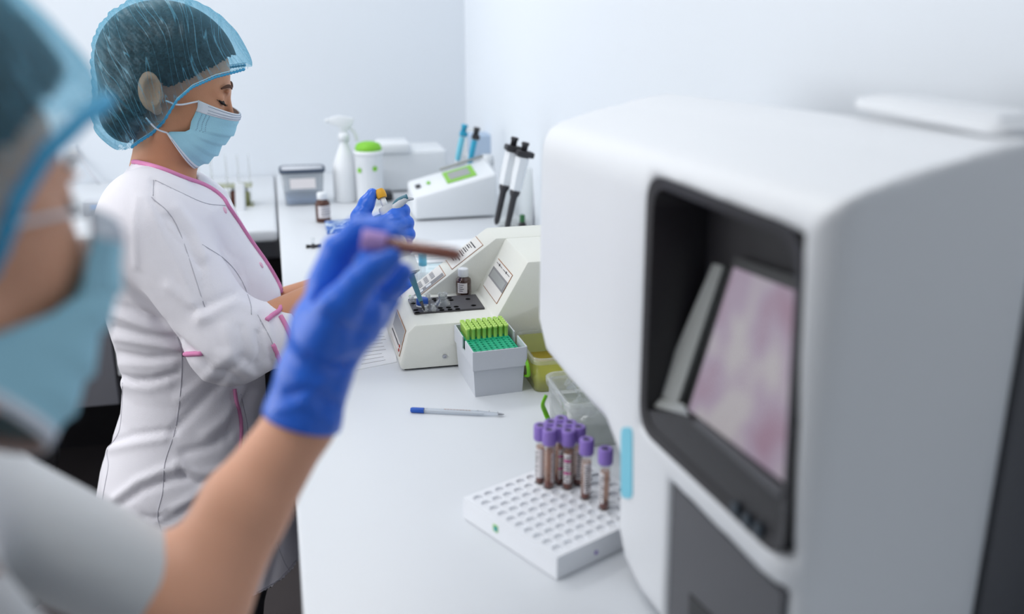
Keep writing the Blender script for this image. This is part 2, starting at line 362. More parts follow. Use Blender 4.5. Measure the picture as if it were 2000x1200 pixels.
# recess lining (dark) : shallow tray inside the opening, and the tilted screen
o_in = inset(OPN, -.001)
bm = bmesh.new()
def cen(poly): return np.mean(poly, 0)
def ringpoly(bm, outer, w0, inner, w1, mi=0):
    n = len(outer); a = [bm.verts.new(tuple(AW(u, w0, z))) for u, z in outer]; b = [bm.verts.new(tuple(AW(u, w1, z))) for u, z in inner]
    for i in range(n): bm.faces.new((a[i], a[(i+1) % n], b[(i+1) % n], b[i])).material_index = mi
    return b
def rpoly(poly, r, m=6):
    out = []; n = len(poly)
    for i in range(n):
        p0, p1, p2 = [np.array(poly[(i+k) % n]) for k in (-1, 0, 1)]; a = (p0-p1)/np.linalg.norm(p0-p1); b = (p2-p1)/np.linalg.norm(p2-p1)
        for k in range(m+1):
            t = k/m; out.append(tuple((1-t)**2*(p1+a*r)+2*t*(1-t)*p1+t*t*(p1+b*r)))
    return out
RO = rpoly(OPN, .03)
rim = [tuple(np.array(p)) for p in RO]; inn = inset(RO, .012); deep = inset(RO, .016)
ring2 = ringpoly(bm, rim, .001, inn, .003); 
for i in range(len(inn)): pass
b2 = [bm.verts.new(tuple(AW(u, .058, z))) for u, z in deep]
for i in range(len(b2)): bm.faces.new((ring2[i], ring2[(i+1) % len(b2)], b2[(i+1) % len(b2)], b2[i]))
bm.faces.new(b2)
o = mk('screen_recess', bm, M['dark'], an, world=True); md = o.modifiers.new('solid', 'SOLIDIFY'); md.thickness = .002; md.offset = 1
# tilted display
def Aw(x, y, w): a = A(x, y, w); return AW(a[0], w, a[2])
SC = [Aw(1436, 522, .046), Aw(1566, 572, .046), Aw(1538, 945, .010), Aw(1348, 800, .010)]
def quadplate(bm, P4, th, mi=0):
    P4 = [np.array(p) for p in P4]; n = np.cross(P4[1]-P4[0], P4[3]-P4[0]); n /= np.linalg.norm(n)
    if n@AN < 0: n = -n
    prism(bm, P4, n*th, mi)
def grow(P4, k):
    c = np.mean(P4, 0); return [p+(p-c)/np.linalg.norm(p-c)*k for p in P4]
bm = bmesh.new(); quadplate(bm, [p+AN*.0008 for p in grow(SC, .011)], .006); bz = mk('screen_bezel', bm, M['black'], an, world=True)
scm = bpy.data.materials.new('lit_screen'); scm.use_nodes = True; nt = scm.node_tree; b = nt.nodes['Principled BSDF']
tc = nt.nodes.new('ShaderNodeTexCoord'); n1 = nt.nodes.new('ShaderNodeTexNoise'); n1.inputs['Scale'].default_value = 18; n1.inputs['Detail'].default_value = 1.5
cr = nt.nodes.new('ShaderNodeValToRGB'); e = cr.color_ramp.elements; e[0].position = .34; e[0].color = lin('9c7d93'); e[1].position = .66; e[1].color = lin('b9b3b8'); k = e.new(.5); k.color = lin('a898ac')
nt.links.new(tc.outputs['Object'], n1.inputs['Vector']); nt.links.new(n1.outputs['Fac'], cr.inputs[0]); nt.links.new(cr.outputs[0], b.inputs['Emission Color']); b.inputs['Emission Strength'].default_value = .72
b.inputs['Base Color'].default_value = (.02, .02, .02, 1); b.inputs['Roughness'].default_value = .25
bm = bmesh.new(); quadplate(bm, [p-AN*.0015 for p in SC], .002); mk('display', bm, scm, bz, world=True)
# pale plates standing in for light reflected beside the screen, and the ledge below
bm = bmesh.new(); quadplate(bm, [Aw(1392, 515, .050), Aw(1412, 520, .048), Aw(1322, 790, .014), Aw(1282, 770, .020)], .006); mk('screen_reflection', bm, M['lcd'], an, world=True)
bm = bmesh.new(); quadplate(bm, [Aw(1268, 772, .020), Aw(1335, 790, .012), Aw(1345, 812, .006), Aw(1262, 790, .012)], .008); mk('reflection_foot', bm, M['lcd'], an, world=True)
bm = bmesh.new(); quadplate(bm, [Aw(1250, 800, .004), Aw(1340, 812, .004), Aw(1533, 970, .004), Aw(1524, 1078, .004), Aw(1255, 842, .004)][:5], .02); mk('ledge', bm, M['dark'], an, world=True)
bm = bmesh.new(); quadplate(bm, [Aw(1350, 826, .001), Aw(1360, 822, .001), Aw(1528, 960, .001), Aw(1522, 975, .001)], .004); mk('ledge_trim', bm, M['midgrey'], an, world=True)
for x, y in ((1440, 995), (1462, 1018), (1484, 1036)):
    a = A(x, y, .003); bm = bmesh.new(); lathe(bm, [(.006, 0), (.006, .003), (.0045, .004)], 20, M4=align(AW(*a), AW(a[0], a[1]-.01, a[2]))); mk('button', bm, mat('button_blue', '2d3a46', .4), an, world=True)
# lower dark door in the recessed front, with a notch
bm = bmesh.new(); prism(bm, [AW(u, .004, z) for u, z in ((-.133, .907), (-.126, 1.065), (-.306, 1.065), (-.306, .907))], AN*.012); mk('lower_door', bm, M['midgrey'], an, world=True)
bm = bmesh.new(); prism(bm, [Aw(1345, 1225, .003), Aw(1345, 1160, .003), Aw(1412, 1225, .003)], AN*.004); mk('sample_notch', bm, M['black'], an, world=True)
# cyan status window on the lower left corner
c0 = [tuple(A(x, y)[[0, 2]]) for x, y in ((1214, 835), (1236, 835), (1236, 975), (1214, 972))]
bm = bmesh.new(); prism(bm, [AW(u, -.001, z) for u, z in rpoly(c0, .009, 5)], AN*.004); mk('status_window', bm, M['cyan2'], an, world=True)
# raised service lid on top
bm = bmesh.new(); prism(bm, [AW(u, w, 1.396) for u, w in rpoly([(-.30, .15), (-.11, .16), (-.11, .235), (-.30, .235)], .02, 5)], np.array([0, 0, .010]), bev=.004); autos(mk('service_lid', bm, M['shell'], an, world=True))
bm = bmesh.new(); prism(bm, [AW(u, w, 1.385) for u, w in [(-.28, .165), (-.13, .17), (-.13, .2), (-.28, .2)]], np.array([0, 0, .024])); mk('lid_hinge', bm, M['shell'], an, world=True)
for u, w in ((-.28, .04), (-.28, .19), (-.06, .04), (.16, .19)):
    bm = bmesh.new(); lathe(bm, [(.012, ZC), (.012, ZC+.014)], 16, M4=Matrix.Translation(tuple(AW(u, w, 0)))); mk('foot', bm, M['black'], an, world=True)
bm = bmesh.new(); abox(bm, np.array((-.066, .012, .913)), np.array((.0, .16, 1.06)), .002, M4=AM)
# ================================================================ cream machine (cuvette block reader)
def topq(pts, z): return [T(x, y, z) for x, y in pts]
cm = thing('coagulation_analyser', (.27, 1.65, ZC), 'cream benchtop reader with a black cuvette block and slanted display', 'laboratory machine')
X0, Y0, Y1, Y2 = .172, 1.500, 1.662, 1.745
z1 = .978; zt = 1.072
# section profile (x,z) of the near part and of the far part
near = [(X0, .903), (X0-.002, .915), (X0+.012, z1-.012), (X0+.024, z1), (.328, z1), (.382, zt), (.60, zt), (.60, .903)]
far = [(X0, .903), (X0-.002, .915), (X0+.006, .940), (X0+.014, .950), (.197, .951), (.365, zt+.001), (.60, zt+.001), (.60, .903)]
bm = bmesh.new(); prism(bm, [(x, Y0, z) for x, z in near], (0, Y1-Y0, 0), bev=.004)
prism(bm, [(x, Y1-.002, z) for x, z in far], (0, Y2-Y1, 0), bev=.004)
hs = autos(mk('housing', bm, M['cream'], cm, world=True), .5)
bm = bmesh.new(); abox(bm, np.array((X0+.006, Y0+.008, ZC)), np.array((.59, Y2-.008, .904))); mk('base_plate', bm, M['black'], cm, world=True)
# wells block
PL = [T(795, 588, z1+.002), T(925, 576, z1+.002), T(947, 603, z1+.002), T(808, 614, z1+.002)]
bx0, bx1, by0, by1 = .203, .322, 1.555, 1.633
bk = bmesh.new(); abox(bk, np.array((bx0, by0, z1-.001)), np.array((bx1, by1, z1+.0035)), .001)
block = mk('cuvette_block', bk, M['block'], cm, world=True)
ZB = z1+.0036
wells = []
def bxy(x, y): p = T(x, y, ZB); return p
# wells read from the photo: (px,py)
WP = [(812, 606), (815, 611), (831, 600), (860, 602), (863, 606), (876, 601), (879, 605), (891, 599.5), (894, 604), (848, 584.5), (851, 588), (878, 582.5), (881, 586.5), (914, 584.5), (925, 597), (807, 593)]
for x, y in WP:
    p = bxy(x, y); bm = bmesh.new(); lathe(bm, [(.0034, .0002), (.0038, .0004), (.0043, .0003)], 20, M4=Matrix.Translation(tuple(p)), cap=False)
    bm.faces.new([bm.verts.new((p[0]+.0034*math.cos(a*.5236), p[1]+.0034*math.sin(a*.5236), p[2]+.0002)) for a in range(12)])
    mk('well', bm, M['wellm'], block, world=True)
# printed panels: frame, inset, bars
def plate4(bm, P4, lift, th=.0006, mi=0):
    P4 = [np.array(p, float) for p in P4]; n = np.cross(P4[1]-P4[0], P4[3]-P4[0]); n /= np.linalg.norm(n)
    if n@(C0-P4[0]) < 0: n = -n
    prism(bm, [p+n*(lift-th) for p in P4], n*th, mi)
def bil(P4, u, v): return (P4[0]*(1-u)+P4[1]*u)*(1-v)+(P4[3]*(1-u)+P4[2]*u)*v
def sub(P4, u0, u1, v0, v1): return [bil(P4, u0, v0), bil(P4, u1, v0), bil(P4, u1, v1), bil(P4, u0, v1)]
def panel(name, P4, base, items, line=.006):
    P4 = [np.array(p, float) for p in P4]
    bm = bmesh.new(); plate4(bm, P4, .0008); o = mk(name, bm, M['copper'], cm, world=True)
    lu = .0012/np.linalg.norm(P4[1]-P4[0]); lv = .0012/np.linalg.norm(P4[3]-P4[0])
    bm = bmesh.new(); plate4(bm, sub(P4, lu, 1-lu, lv, 1-lv), .0012); mk('face_sheet', bm, base, o, world=True)
    for k, (nm, m, rects) in enumerate(items):
        bm = bmesh.new()
        for r in rects: plate4(bm, sub(P4, *r), .0016+k*.0003)
        mk(nm, bm, m, o, world=True)
    return o
# display panel on the near slope (rises from x=.345,z1 to .418,zt)
def slope(u, y): return np.array((.328+.054*u, y, z1+(zt-z1)*u))
DP = [slope(.17, 1.638), slope(.17, 1.530), slope(.68, 1.530), slope(.68, 1.638)]   # u along toward camera, v up the slope
panel('display_panel', DP, M['pale'], [('display_window', M['pgrey'], [(.0, 1., .36, .72)]), ('liquid_crystal', M['lcd'], [(.08, .93, .42, .66)]),
      ('printed_marks', M['ink'], [(.06, .44, .885, .895), (.50, .92, .885, .895), (.24, .26, .86, .93), (.70, .72, .86, .93)])])
def fs(u, y, k=0): return np.array((.197+.168*u, y, .951+(zt+.001-.951)*u))
KP = [fs(.03, 1.738), fs(.47, 1.738), fs(.47, 1.668), fs(.03, 1.668)]
keys = [(.42+.15*i, .51+.15*i, .12+.12*j, .20+.12*j) for i in range(3) for j in range(4)]
panel('keypad_panel', KP, M['pale'], [('key_strip', M['pgrey'], [(.04, .97, .70, .95)]), ('keys', M['white'], [(.35, .47, .75, .90), (.55, .67, .75, .90)]), ('printed_digits', M['keyg'], keys), ('green_key', M['lime'], [(.08, .20, .55, .68)]), ('red_key', M['red'], [(.08, .20, .76, .90)])])
LP = [fs(.54, 1.738), fs(.88, 1.738), fs(.88, 1.672), fs(.54, 1.672)]
panel('list_panel', LP, M['pale'], [('printed_list', M['ink'], [(.16+.125*i, .19+.125*i, .14, .50+.1*((i*7) % 4)) for i in range(6)]+[(.22+.125*i, .24+.125*i, .18, .6) for i in range(5)])])
# label on the left face
def lf(t, y): return np.array((X0-.002+(.014)*t-.0002, y, .915+(z1-.012-.915)*t))
LF = [lf(.98, 1.63), lf(.98, 1.515), lf(.12, 1.515), lf(.12, 1.63)]
panel('side_label', LF, M['pale'], [('grey_field', M['lcd'], [(.03, .97, .04, .60)]), ('printed_bar', M['ink'], [(.04, .78, .72, .76)]), ('red_logo', M['red'], [(.84, .92, .66, .74), (.86, .94, .80, .88)])])
p = T(853, 712, .92); bm = bmesh.new(); lathe(bm, [(.0035, 0), (.0035, .0012), (.0018, .0014), (.0016, .0003)], 18, M4=align((.243, Y0, .921), (.243, Y0-.01, .921))); mk('screw', bm, M['steel'], cm, world=True)
bm = bmesh.new(); plate4(bm, [(.48, Y0+.04, zt), (.54, Y0+.04, zt), (.54, Y0+.02, zt), (.48, Y0+.02, zt)], .0006); mk('top_label', bm, M['paper'], cm, world=True)
# ---- bottles and cuvettes on it
def bottle(name, base, r, h, label, cat, lidm, bodym, lidh=.3, lab=(.15, .7), group=None, labw=1.0, rot0=0):
    t = thing(name, base, label, cat, group); sh = h*(1-lidh)
    bm = bmesh.new(); lathe(bm, [(r*.9, 0), (r, r*.12), (r, sh*.78), (r*.93, sh*.88), (r*.6, sh*.98), (r*.58, sh*1.03)], 28); mk('body', bm, bodym, t, True)
    bm = bmesh.new(); lathe(bm, [(r*.66, sh), (r*.68, sh+.001), (r*.68, h-.002), (r*.60, h)], 36, rib=.02, nrib=18); mk('lid', bm, lidm, t, True)
    if lab:
        bm = bmesh.new(); n = 14
        a0 = math.pi*(1+.18)+rot0; rows = [[bm.verts.new((r*1.015*math.cos(a0+labw*k/n*math.pi), r*1.015*math.sin(a0+labw*k/n*math.pi), z)) for k in range(n+1)] for z in (sh*lab[0], sh*lab[1])]
        for k in range(n): bm.faces.new((rows[0][k], rows[0][k+1], rows[1][k+1], rows[1][k]))
        lb = mk('paper_label', bm, M['label'], t, True)
        bm = bmesh.new()
        for j in range(4):
            zz = sh*(lab[0]+(lab[1]-lab[0])*(.2+.2*j)); c = r*1.03; a1 = a0+.12*labw*math.pi; a2 = a0+(.55+.1*(j % 2))*labw*math.pi
            pr_ = [(a1+(a2-a1)*k/6) for k in range(7)]; lo = [bm.verts.new((c*math.cos(a), c*math.sin(a), zz)) for a in pr_]; hi = [bm.verts.new((c*math.cos(a), c*math.sin(a), zz+sh*.03)) for a in pr_]
            for k in range(6): bm.faces.new((lo[k], lo[k+1], hi[k+1], hi[k]))
        mk('printed_lines', bm, M['ink'], lb, True)
    return t
b0 = T(902, 570, z1); bottle('reagent_bottle', (b0[0], b0[1]-.017, z1), .0136, .048, 'small brown glass bottle with white cap standing on the cream machine', 'bottle', M['white'], M['amber'], .3, (.18, .72), labw=.42)
b0 = bxy(825, 598); t = thing('vial', (b0[0], b0[1], ZB), 'vial with ribbed blue screw cap set in the cuvette block', 'vial')
bm = bmesh.new(); lathe(bm, [(.0105, 0), (.0105, .0015), (.0098, .003)], 24); mk('neck_ring', bm, M['white'], t, True)
bm = bmesh.new(); lathe(bm, [(.0098, .003), (.0100, .004), (.0098, .0125), (.0085, .0140)], 40, rib=.02, nrib=20); mk('cap', bm, M['blue'], t, True)
b0 = bxy(865, 596); t = thing('glass_vial', (b0[0], b0[1], ZB), 'open clear glass vial with a threaded neck set in the cuvette block', 'vial')
bm = bmesh.new(); lathe(bm, [(.0135, 0), (.0135, .002), (.011, .007), (.0078, .010), (.0074, .012), (.0082, .013), (.0074, .0145), (.0074, .018), (.0084, .019), (.0084, .021), (.0066, .021), (.0064, .012), (.012, .002)], 32, cap=False); mk('glass_body', bm, M['vialg'], t, True)
def cuvette(px, py, label, group=None):
    b0 = bxy(px, py); t = thing('cuvette', (b0[0], b0[1], ZB), label, 'cuvette', group); bm = bmesh.new()
    lathe(bm, [(.0042, 0), (.0042, .003), (.0052, .0035), (.0052, .0045), (.0042, .005), (.0042, .0105), (.0050, .011), (.0050, .012), (.0032, .012), (.003, .001)], 20, cap=False); mk('tube', bm, M['cuvm'], t, True)
cuvette(831, 609, 'small clear cuvette at the pipette tip, nearest row of the black block')
cuvette(847, 608, 'small clear cuvette right beside the one under the pipette tip')
cuvette(804, 592, 'small clear cuvette at the left edge of the black block, behind the blue cap')
cuvette(836, 588, 'small clear cuvette behind the right side of the blue-capped vial')
# ================================================================ tip box
tb = thing('tip_box', (.303, 1.43, ZC), 'grey pipette tip box with a teal deck in front of the cream machine', 'box')
yb0, yb1 = 1.372, 1.50
BX = [(.268, 1.372), (.343, 1.378), (.339, 1.497), (.264, 1.491)]
def fr(bm, z0, z1_, gr0, gr1, th=.002, mi=0):
    """open frustum box walls with thickness"""
    c = np.mean(BX, 0)
    def off(k): return [np.array(p)+np.sign(np.array(p)-c)*k for p in BX]
    o0, o1, i0, i1 = off(gr0), off(gr1), off(gr0-th), off(gr1-th)
    R = [[bm.verts.new((p[0], p[1], z)) for p in P] for P, z in ((o0, z0), (o1, z1_), (i1, z1_), (i0, z0+th))]
    for a, b in zip(R[:-1], R[1:]):
        for k in range(4): bm.faces.new((a[k], a[(k+1) % 4], b[(k+1) % 4], b[k])).material_index = mi
    bm.faces.new(R[0]); bm.faces.new(R[3])
bm = bmesh.new(); fr(bm, ZC, ZC+.052, 0, .003); body = mk('body', bm, M['box'], tb, world=True)
hz = ZC+.075
def rimwall(bm, a, b, z0, z1_, th=.002):
    a = np.array(a); b = np.array(b); d = (b-a)/np.linalg.norm(b-a); n = np.array([d[1], -d[0]])*th
    prism(bm, [(a[0], a[1], z0), (b[0], b[1], z0), (b[0], b[1], z1_), (a[0], a[1], z1_)], (n[0], n[1], 0))
c = np.mean(BX, 0); RB = [np.array(p)+np.sign(np.array(p)-c)*.0045 for p in BX]
bm = bmesh.new()
rimwall(bm, RB[0], RB[1], ZC+.045, hz)           # front
L0, L3 = RB[0], RB[3]
rimwall(bm, L0+(L3-L0)*.0, L0+(L3-L0)*.40, ZC+.048, hz); rimwall(bm, L0+(L3-L0)*.40, L0+(L3-L0)*.55, ZC+.048, ZC+.056); rimwall(bm, L0+(L3-L0)*.55, L3, ZC+.048, hz)
R1, R2 = RB[1], RB[2]
rimwall(bm, R1, R1+(R2-R1)*.40, ZC+.048, hz); rimwall(bm, R1+(R2-R1)*.40, R1+(R2-R1)*.55, ZC+.048, ZC+.056); rimwall(bm, R1+(R2-R1)*.55, R2, ZC+.048, hz); rimwall(bm, RB[2], RB[3], ZC+.048, hz)
mk('upper_rim', bm, M['box'], tb, world=True)
def tq(u, v, z): a = np.array(BX[0]); b = np.array(BX[1]); d_ = np.array(BX[3]); p = a+(b-a)*u+(d_-a)*v; return (p[0], p[1], z)
bm = bmesh.new()
NX, NY = 8, 12; zd = ZC+.066
vsn = {}
for i in range(NX):
    for j in range(NY):
        u0, u1, v0, v1 = [.02+.96*k for k in (i/NX, (i+1)/NX, j/NY, (j+1)/NY)]; cx, cy = (u0+u1)/2, (v0+v1)/2
        o = [bm.verts.new(tq(*p, zd)) for p in ((u0, v0), (cx, v0), (u1, v0), (u1, cy), (u1, v1), (cx, v1), (u0, v1), (u0, cy))]
        an_ = [math.radians(225+45*k) for k in range(8)]
        r1 = [bm.verts.new(tq(cx+(u1-u0)*.36*math.cos(a), cy+(v1-v0)*.36*math.sin(a), zd+.0012)) for a in an_]
        r2 = [bm.verts.new(tq(cx+(u1-u0)*.27*math.cos(a), cy+(v1-v0)*.27*math.sin(a), zd+.0010)) for a in an_]
        r3 = [bm.verts.new(tq(cx+(u1-u0)*.24*math.cos(a), cy+(v1-v0)*.24*math.sin(a), zd-.006)) for a in an_]
        for A_, B_ in ((o, r1), (r1, r2), (r2, r3)):
            for k in range(8): bm.faces.new((A_[k], A_[(k+1) % 8], B_[(k+1) % 8], B_[k]))
        bm.faces.new(r3)
rim4 = [tq(.01, .005, zd), tq(.99, .005, zd), tq(.99, .995, zd), tq(.01, .995, zd)]
for a, b in zip(rim4, rim4[1:]+rim4[:1]): bm.faces.new([bm.verts.new(p) for p in (a, b, (b[0], b[1], zd-.016), (a[0], a[1], zd-.016))])
mk('tip_deck', bm, M['teal'], tb, world=True)
tipbm = bmesh.new(); lathe(tipbm, [(.0022, -.012), (.0030, 0), (.0031, .016), (.0038, .0165), (.0038, .020), (.0027, .020), (.0022, .004)], 14, cap=False, rib=.03, nrib=7)
bmesh.ops.recalc_face_normals(tipbm, faces=tipbm.faces[:]); tme = bpy.data.meshes.new('pipette_tip'); tipbm.to_mesh(tme); tipbm.free(); tme.materials.append(M['tip']); tme.polygons.foreach_set('use_smooth', [True]*len(tme.polygons))
tp0 = None
for j in range(NY-5, NY):
    for i in range(NX):
        u, v = .02+.96*(i+.5)/NX, .02+.96*(j+.5)/NY
        o = bpy.data.objects.new('pipette_tip', tme) if tp0 is None else tp0.copy(); tp0 = tp0 or o
        link(o); o.location = tq(u, v, zd); tag(o, 'lime green pipette tip standing in the teal deck of the grey box', 'pipette tip', 'lime pipette tips in the grey box')
# ================================================================ pen
pen = thing('ballpoint_pen', T(890, 806, ZC), 'clear ballpoint pen with a blue end lying on the worktop', 'pen')
pa, pb = T(802, 801, ZC+.004), T(985, 810, ZC+.0038); pm = align(pa, pb); L = np.linalg.norm(pb-pa)
bm = bmesh.new(); lathe(bm, [(.0036, .02), (.0040, .022), (.0040, L-.035), (.0022, L-.008)], 6, M4=pm); mk('barrel', bm, M['penb'], pen, world=True)
bm = bmesh.new(); lathe(bm, [(.0030, 0), (.0041, .002), (.0042, .019), (.0042, .02)], 16, M4=pm); autos(mk('end_plug', bm, M['blue'], pen, world=True))
bm = bmesh.new(); lathe(bm, [(.0016, .02), (.0016, L-.03)], 8, M4=pm); mk('ink_refill', bm, M['white'], pen, world=True)
bm = bmesh.new(); lathe(bm, [(.0022, L-.009), (.0014, L-.003), (.0004, L)], 10, M4=pm); mk('metal_point', bm, M['steel'], pen, world=True)
for k, f_ in enumerate((.72, .84, .93)):
    bm = bmesh.new(); lathe(bm, [(.0006, 0), (.0006, .0006)], 8, M4=align(pa+(pb-pa)*f_+np.array((0, 0, .0040 if f_ < .9 else .0028)), pa+(pb-pa)*f_+np.array((0, 0, 1)))); mk('air_hole', bm, M['black'], pen, world=True)
bm = bmesh.new()
for k in range(9): abox(bm, np.array((-.0003, .0036, .050+.0045*k)), np.array((.0003, .0041, .053+.0045*k)), M4=pm)
mk('printed_text', bm, M['copper'], pen, world=True)
# ================================================================ tube rack and blood tubes
ZR = ZC+.028
r0 = T(905, 972, ZR); r1 = T(1088, 1090, ZR); eu = (r1-r0)/np.linalg.norm(r1-r0); ev = np.array([-eu[1], eu[0], 0.0]); 
if ev[0] < 0: ev = -ev
LU = np.linalg.norm(r1-r0); LV = LU*1.04; NR = 10
rk = thing('tube_rack', (r0[0]+eu[0]*LU/2+ev[0]*LV/2, r0[1]+eu[1]*LU/2+ev[1]*LV/2, ZC), 'white foam rack with a grid of round holes holding blood tubes', 'rack')
def rq(u, v, z): return tuple((r0+eu*u+ev*v)[:2])+(z,)
bm = bmesh.new(); mg = .005
pu, pv = (LU-2*mg)/NR, (LV-2*mg)/NR; rh = .0069
def add_v(c): return bm.verts.new(c)
for i in range(NR):
    for j in range(NR):
        u0, v0 = mg+i*pu, mg+j*pv; cu, cv = u0+pu/2, v0+pv/2
        o = []
        for k in range(16):
            a = math.radians(22.5*k); c_, s_ = math.cos(a), math.sin(a); m_ = max(abs(c_), abs(s_)); o.append(add_v(rq(cu+pu/2*c_/m_, cv+pv/2*s_/m_, ZR)))
        i1 = [add_v(rq(cu+rh*math.cos(math.radians(22.5*k)), cv+rh*math.sin(math.radians(22.5*k)), ZR)) for k in range(16)]
        i2 = [add_v(rq(cu+rh*math.cos(math.radians(22.5*k)), cv+rh*math.sin(math.radians(22.5*k)), ZR-.0026)) for k in range(16)]
        for A_, B_ in ((o, i1), (i1, i2)):
            for k in range(16): bm.faces.new((A_[k], A_[(k+1) % 16], B_[(k+1) % 16], B_[k]))
        bm.faces.new(i2)
bmesh.ops.remove_doubles(bm, verts=bm.verts[:], dist=1e-5)
def strip(u0, u1, v0, v1): bm.faces.new([add_v(rq(*p, ZR)) for p in ((u0, v0), (u1, v0), (u1, v1), (u0, v1))])
strip(0, LU, 0, mg); strip(0, LU, LV-mg, LV); strip(0, mg, mg, LV-mg); strip(LU-mg, LU, mg, LV-mg)
cs = [(0, 0), (LU, 0), (LU, LV), (0, LV)]
for (a, b) in zip(cs, cs[1:]+cs[:1]): bm.faces.new([add_v(rq(*a, ZR)), add_v(rq(*b, ZR)), add_v(rq(*b, ZC+.001)), add_v(rq(*a, ZC+.001))])
bm.faces.new([add_v(rq(*a, ZC+.001)) for a in cs])
bmesh.ops.remove_doubles(bm, verts=bm.verts[:], dist=1e-5)
mk('foam_block', bm, M['foam'], rk, world=True)
def rkpart(u, v, z, w, h, m, nm, onv):
    bm = bmesh.new(); n_ = -ev if onv else eu
    p0 = np.array(rq(u, v, z)); d_ = eu if onv else ev
    prism(bm, [p0-d_*w+np.array((0, 0, -h)), p0+d_*w+np.array((0, 0, -h)), p0+d_*w+np.array((0, 0, h)), p0-d_*w+np.array((0, 0, h))], n_*.0006); mk(nm, bm, m, rk, world=True)
rkpart(LU*.37, 0, ZC+.015, .004, .004, M['lime'], 'round_sticker', True); rkpart(LU*.375, -.0006, ZC+.015, .0022, .0022, M['cyan'], 'sticker_mark', True)
rkpart(LU, LV*.33, ZC+.012, .002, .002, M['purple'], 'ink_dot', False)
CT = [((1055, 824), 'tube with dark mottled label at the left edge of the purple-capped cluster'), ((1069, 838), 'bright violet-capped tube at the front left of the cluster, blood at its base'),
      ((1080, 822), 'purple-capped tube in the back row, second from the left of the cluster'), ((1094, 812), 'purple-capped tube rearmost of the cluster'), ((1094, 832), 'purple-capped tube in the middle of the cluster with a pink-lined label'),
      ((1110, 821), 'purple-capped tube just right of the rearmost one'), ((1113, 841), 'purple-capped tube with pink-striped label, front of the cluster'), ((1124, 831), 'purple-capped tube at the back right of the cluster'),
      ((1140, 853), 'violet-capped tube with black printed label, rightmost of the cluster'), ((1171, 874), 'purple-capped tube standing alone right of the cluster beside the analyser')]
def blood_tube(M4, name_label, seed, caplen=.019, filled=False, group='purple-capped blood tubes in the rack', big=1.0):
    rnd = random.Random(seed); t = thing('blood_tube', M4.to_translation(), name_label, 'blood tube', group); r = .0060*big; Lt = .064*big
    def P(bm, nm, m, par=t, smooth=True): return mk(nm, bm, m, par, smooth, world=True)
    bm = bmesh.new(); lathe(bm, [(.0005, 0), (r*.6, .0015), (r*.95, .004), (r, .006), (r, Lt)], 20, M4=M4); P(bm, 'glass_tube', M['glass'])
    if filled: bm = bmesh.new(); lathe(bm, [(.0005, .001), (r*.55, .0025), (r*.85, .005), (r*.9, .007), (r*.9, Lt*.97)], 18, M4=M4); P(bm, 'blood', mat('blood_mixed', '8c4a34', .35, .4, coat=.3))
    else:
        bm = bmesh.new(); lathe(bm, [(.0005, .001), (r*.55, .0025), (r*.85, .005), (r*.9, .007), (r*.9, .012), (r*.5, .015)], 18, M4=M4); P(bm, 'blood', M['blood'])
        bm = bmesh.new(); lathe(bm, [(r*.88, .014), (r*.88, .052)], 18, M4=M4, cap=False); P(bm, 'blood_film', clear('blood_film%d' % seed, 'dca27c', .35+.25*rnd.random()))
        a0 = [2.6, 4.9, 3.9, 3.9, 4.3, 4.2, 3.5, 4.0, 4.0, 3.0][seed % 10]; sp = [2.4, 1.1, 3, 3, 2.2, 2.5, 1.5, 3, 2.8, 1.2][seed % 10]
        def arc(z0, z1_, a, b, rr, bm): 
            n = 10; lo = [bm.verts.new(M4 @ Vector((rr*math.cos(a+(b-a)*k/n), rr*math.sin(a+(b-a)*k/n), z0))) for k in range(n+1)]; hi = [bm.verts.new(M4 @ Vector((rr*math.cos(a+(b-a)*k/n), rr*math.sin(a+(b-a)*k/n), z1_))) for k in range(n+1)]
            for k in range(n): bm.faces.new((lo[k], lo[k+1], hi[k+1], hi[k]))
        bm = bmesh.new(); arc(.012, .050, a0, a0+sp, r*1.02, bm); lb = P(bm, 'paper_label', M['label'])
        bm = bmesh.new()
        for k in range(11):
            z = .014+.0031*k; a = a0+.1+.3*rnd.random(); arc(z, z+.0014, a, min(a0+sp-.05, a+.5+.7*rnd.random()), r*1.035, bm)
        P(bm, 'printed_marks', M['ink'], lb)
        if seed in (4, 6): bm = bmesh.new(); arc(.040, .0425, a0, a0+sp, r*1.045, bm); arc(.024, .0265, a0, a0+sp, r*1.045, bm); P(bm, 'pink_line', M['pinkink'], lb)
    bm = bmesh.new(); R = .0083*big; zc = Lt-.004
    lathe(bm, [(R*.92, zc), (R, zc+.0015), (R, zc+caplen-.002), (R*.93, zc+caplen), (R*.52, zc+caplen), (R*.50, zc+caplen-.0012), (.0004, zc+caplen-.0012)], 48, M4=M4, rib=.03, nrib=16); cp = P(bm, 'cap', M['lilac'] if filled else M['purple'])
    bm = bmesh.new(); lathe(bm, [(.0005, zc+caplen-.0009), (R*.46, zc+caplen-.0008)], 16, M4=M4, cap=False); P(bm, 'stopper', M['black'], cp)
    return t
used = set()
for s_, ((x, y), lab) in enumerate(CT):
    p = T(x, y, ZR-.0035+.0665+.0125); 
    u = (p-r0)@eu; v = (p-r0)@ev; i = int(round((u-mg)/pu-.5)); j = int(round((v-mg)/pv-.5))
    best = None
    for di in range(-2, 3):
        for dj in range(-2, 3):
            if (i+di, j+dj) in used or not (0 <= i+di < NR and 0 <= j+dj < NR): continue
            dd = ((i+di+.5)*pu+mg-u)**2+((j+dj+.5)*pv+mg-v)**2
            if best is None or dd < best[0]: best = (dd, i+di, j+dj)
    _, i, j = best; used.add((i, j)); c_ = rq(mg+(i+.5)*pu, mg+(j+.5)*pv, ZR-.0034)
    blood_tube(Matrix.Translation(c_), lab, s_)
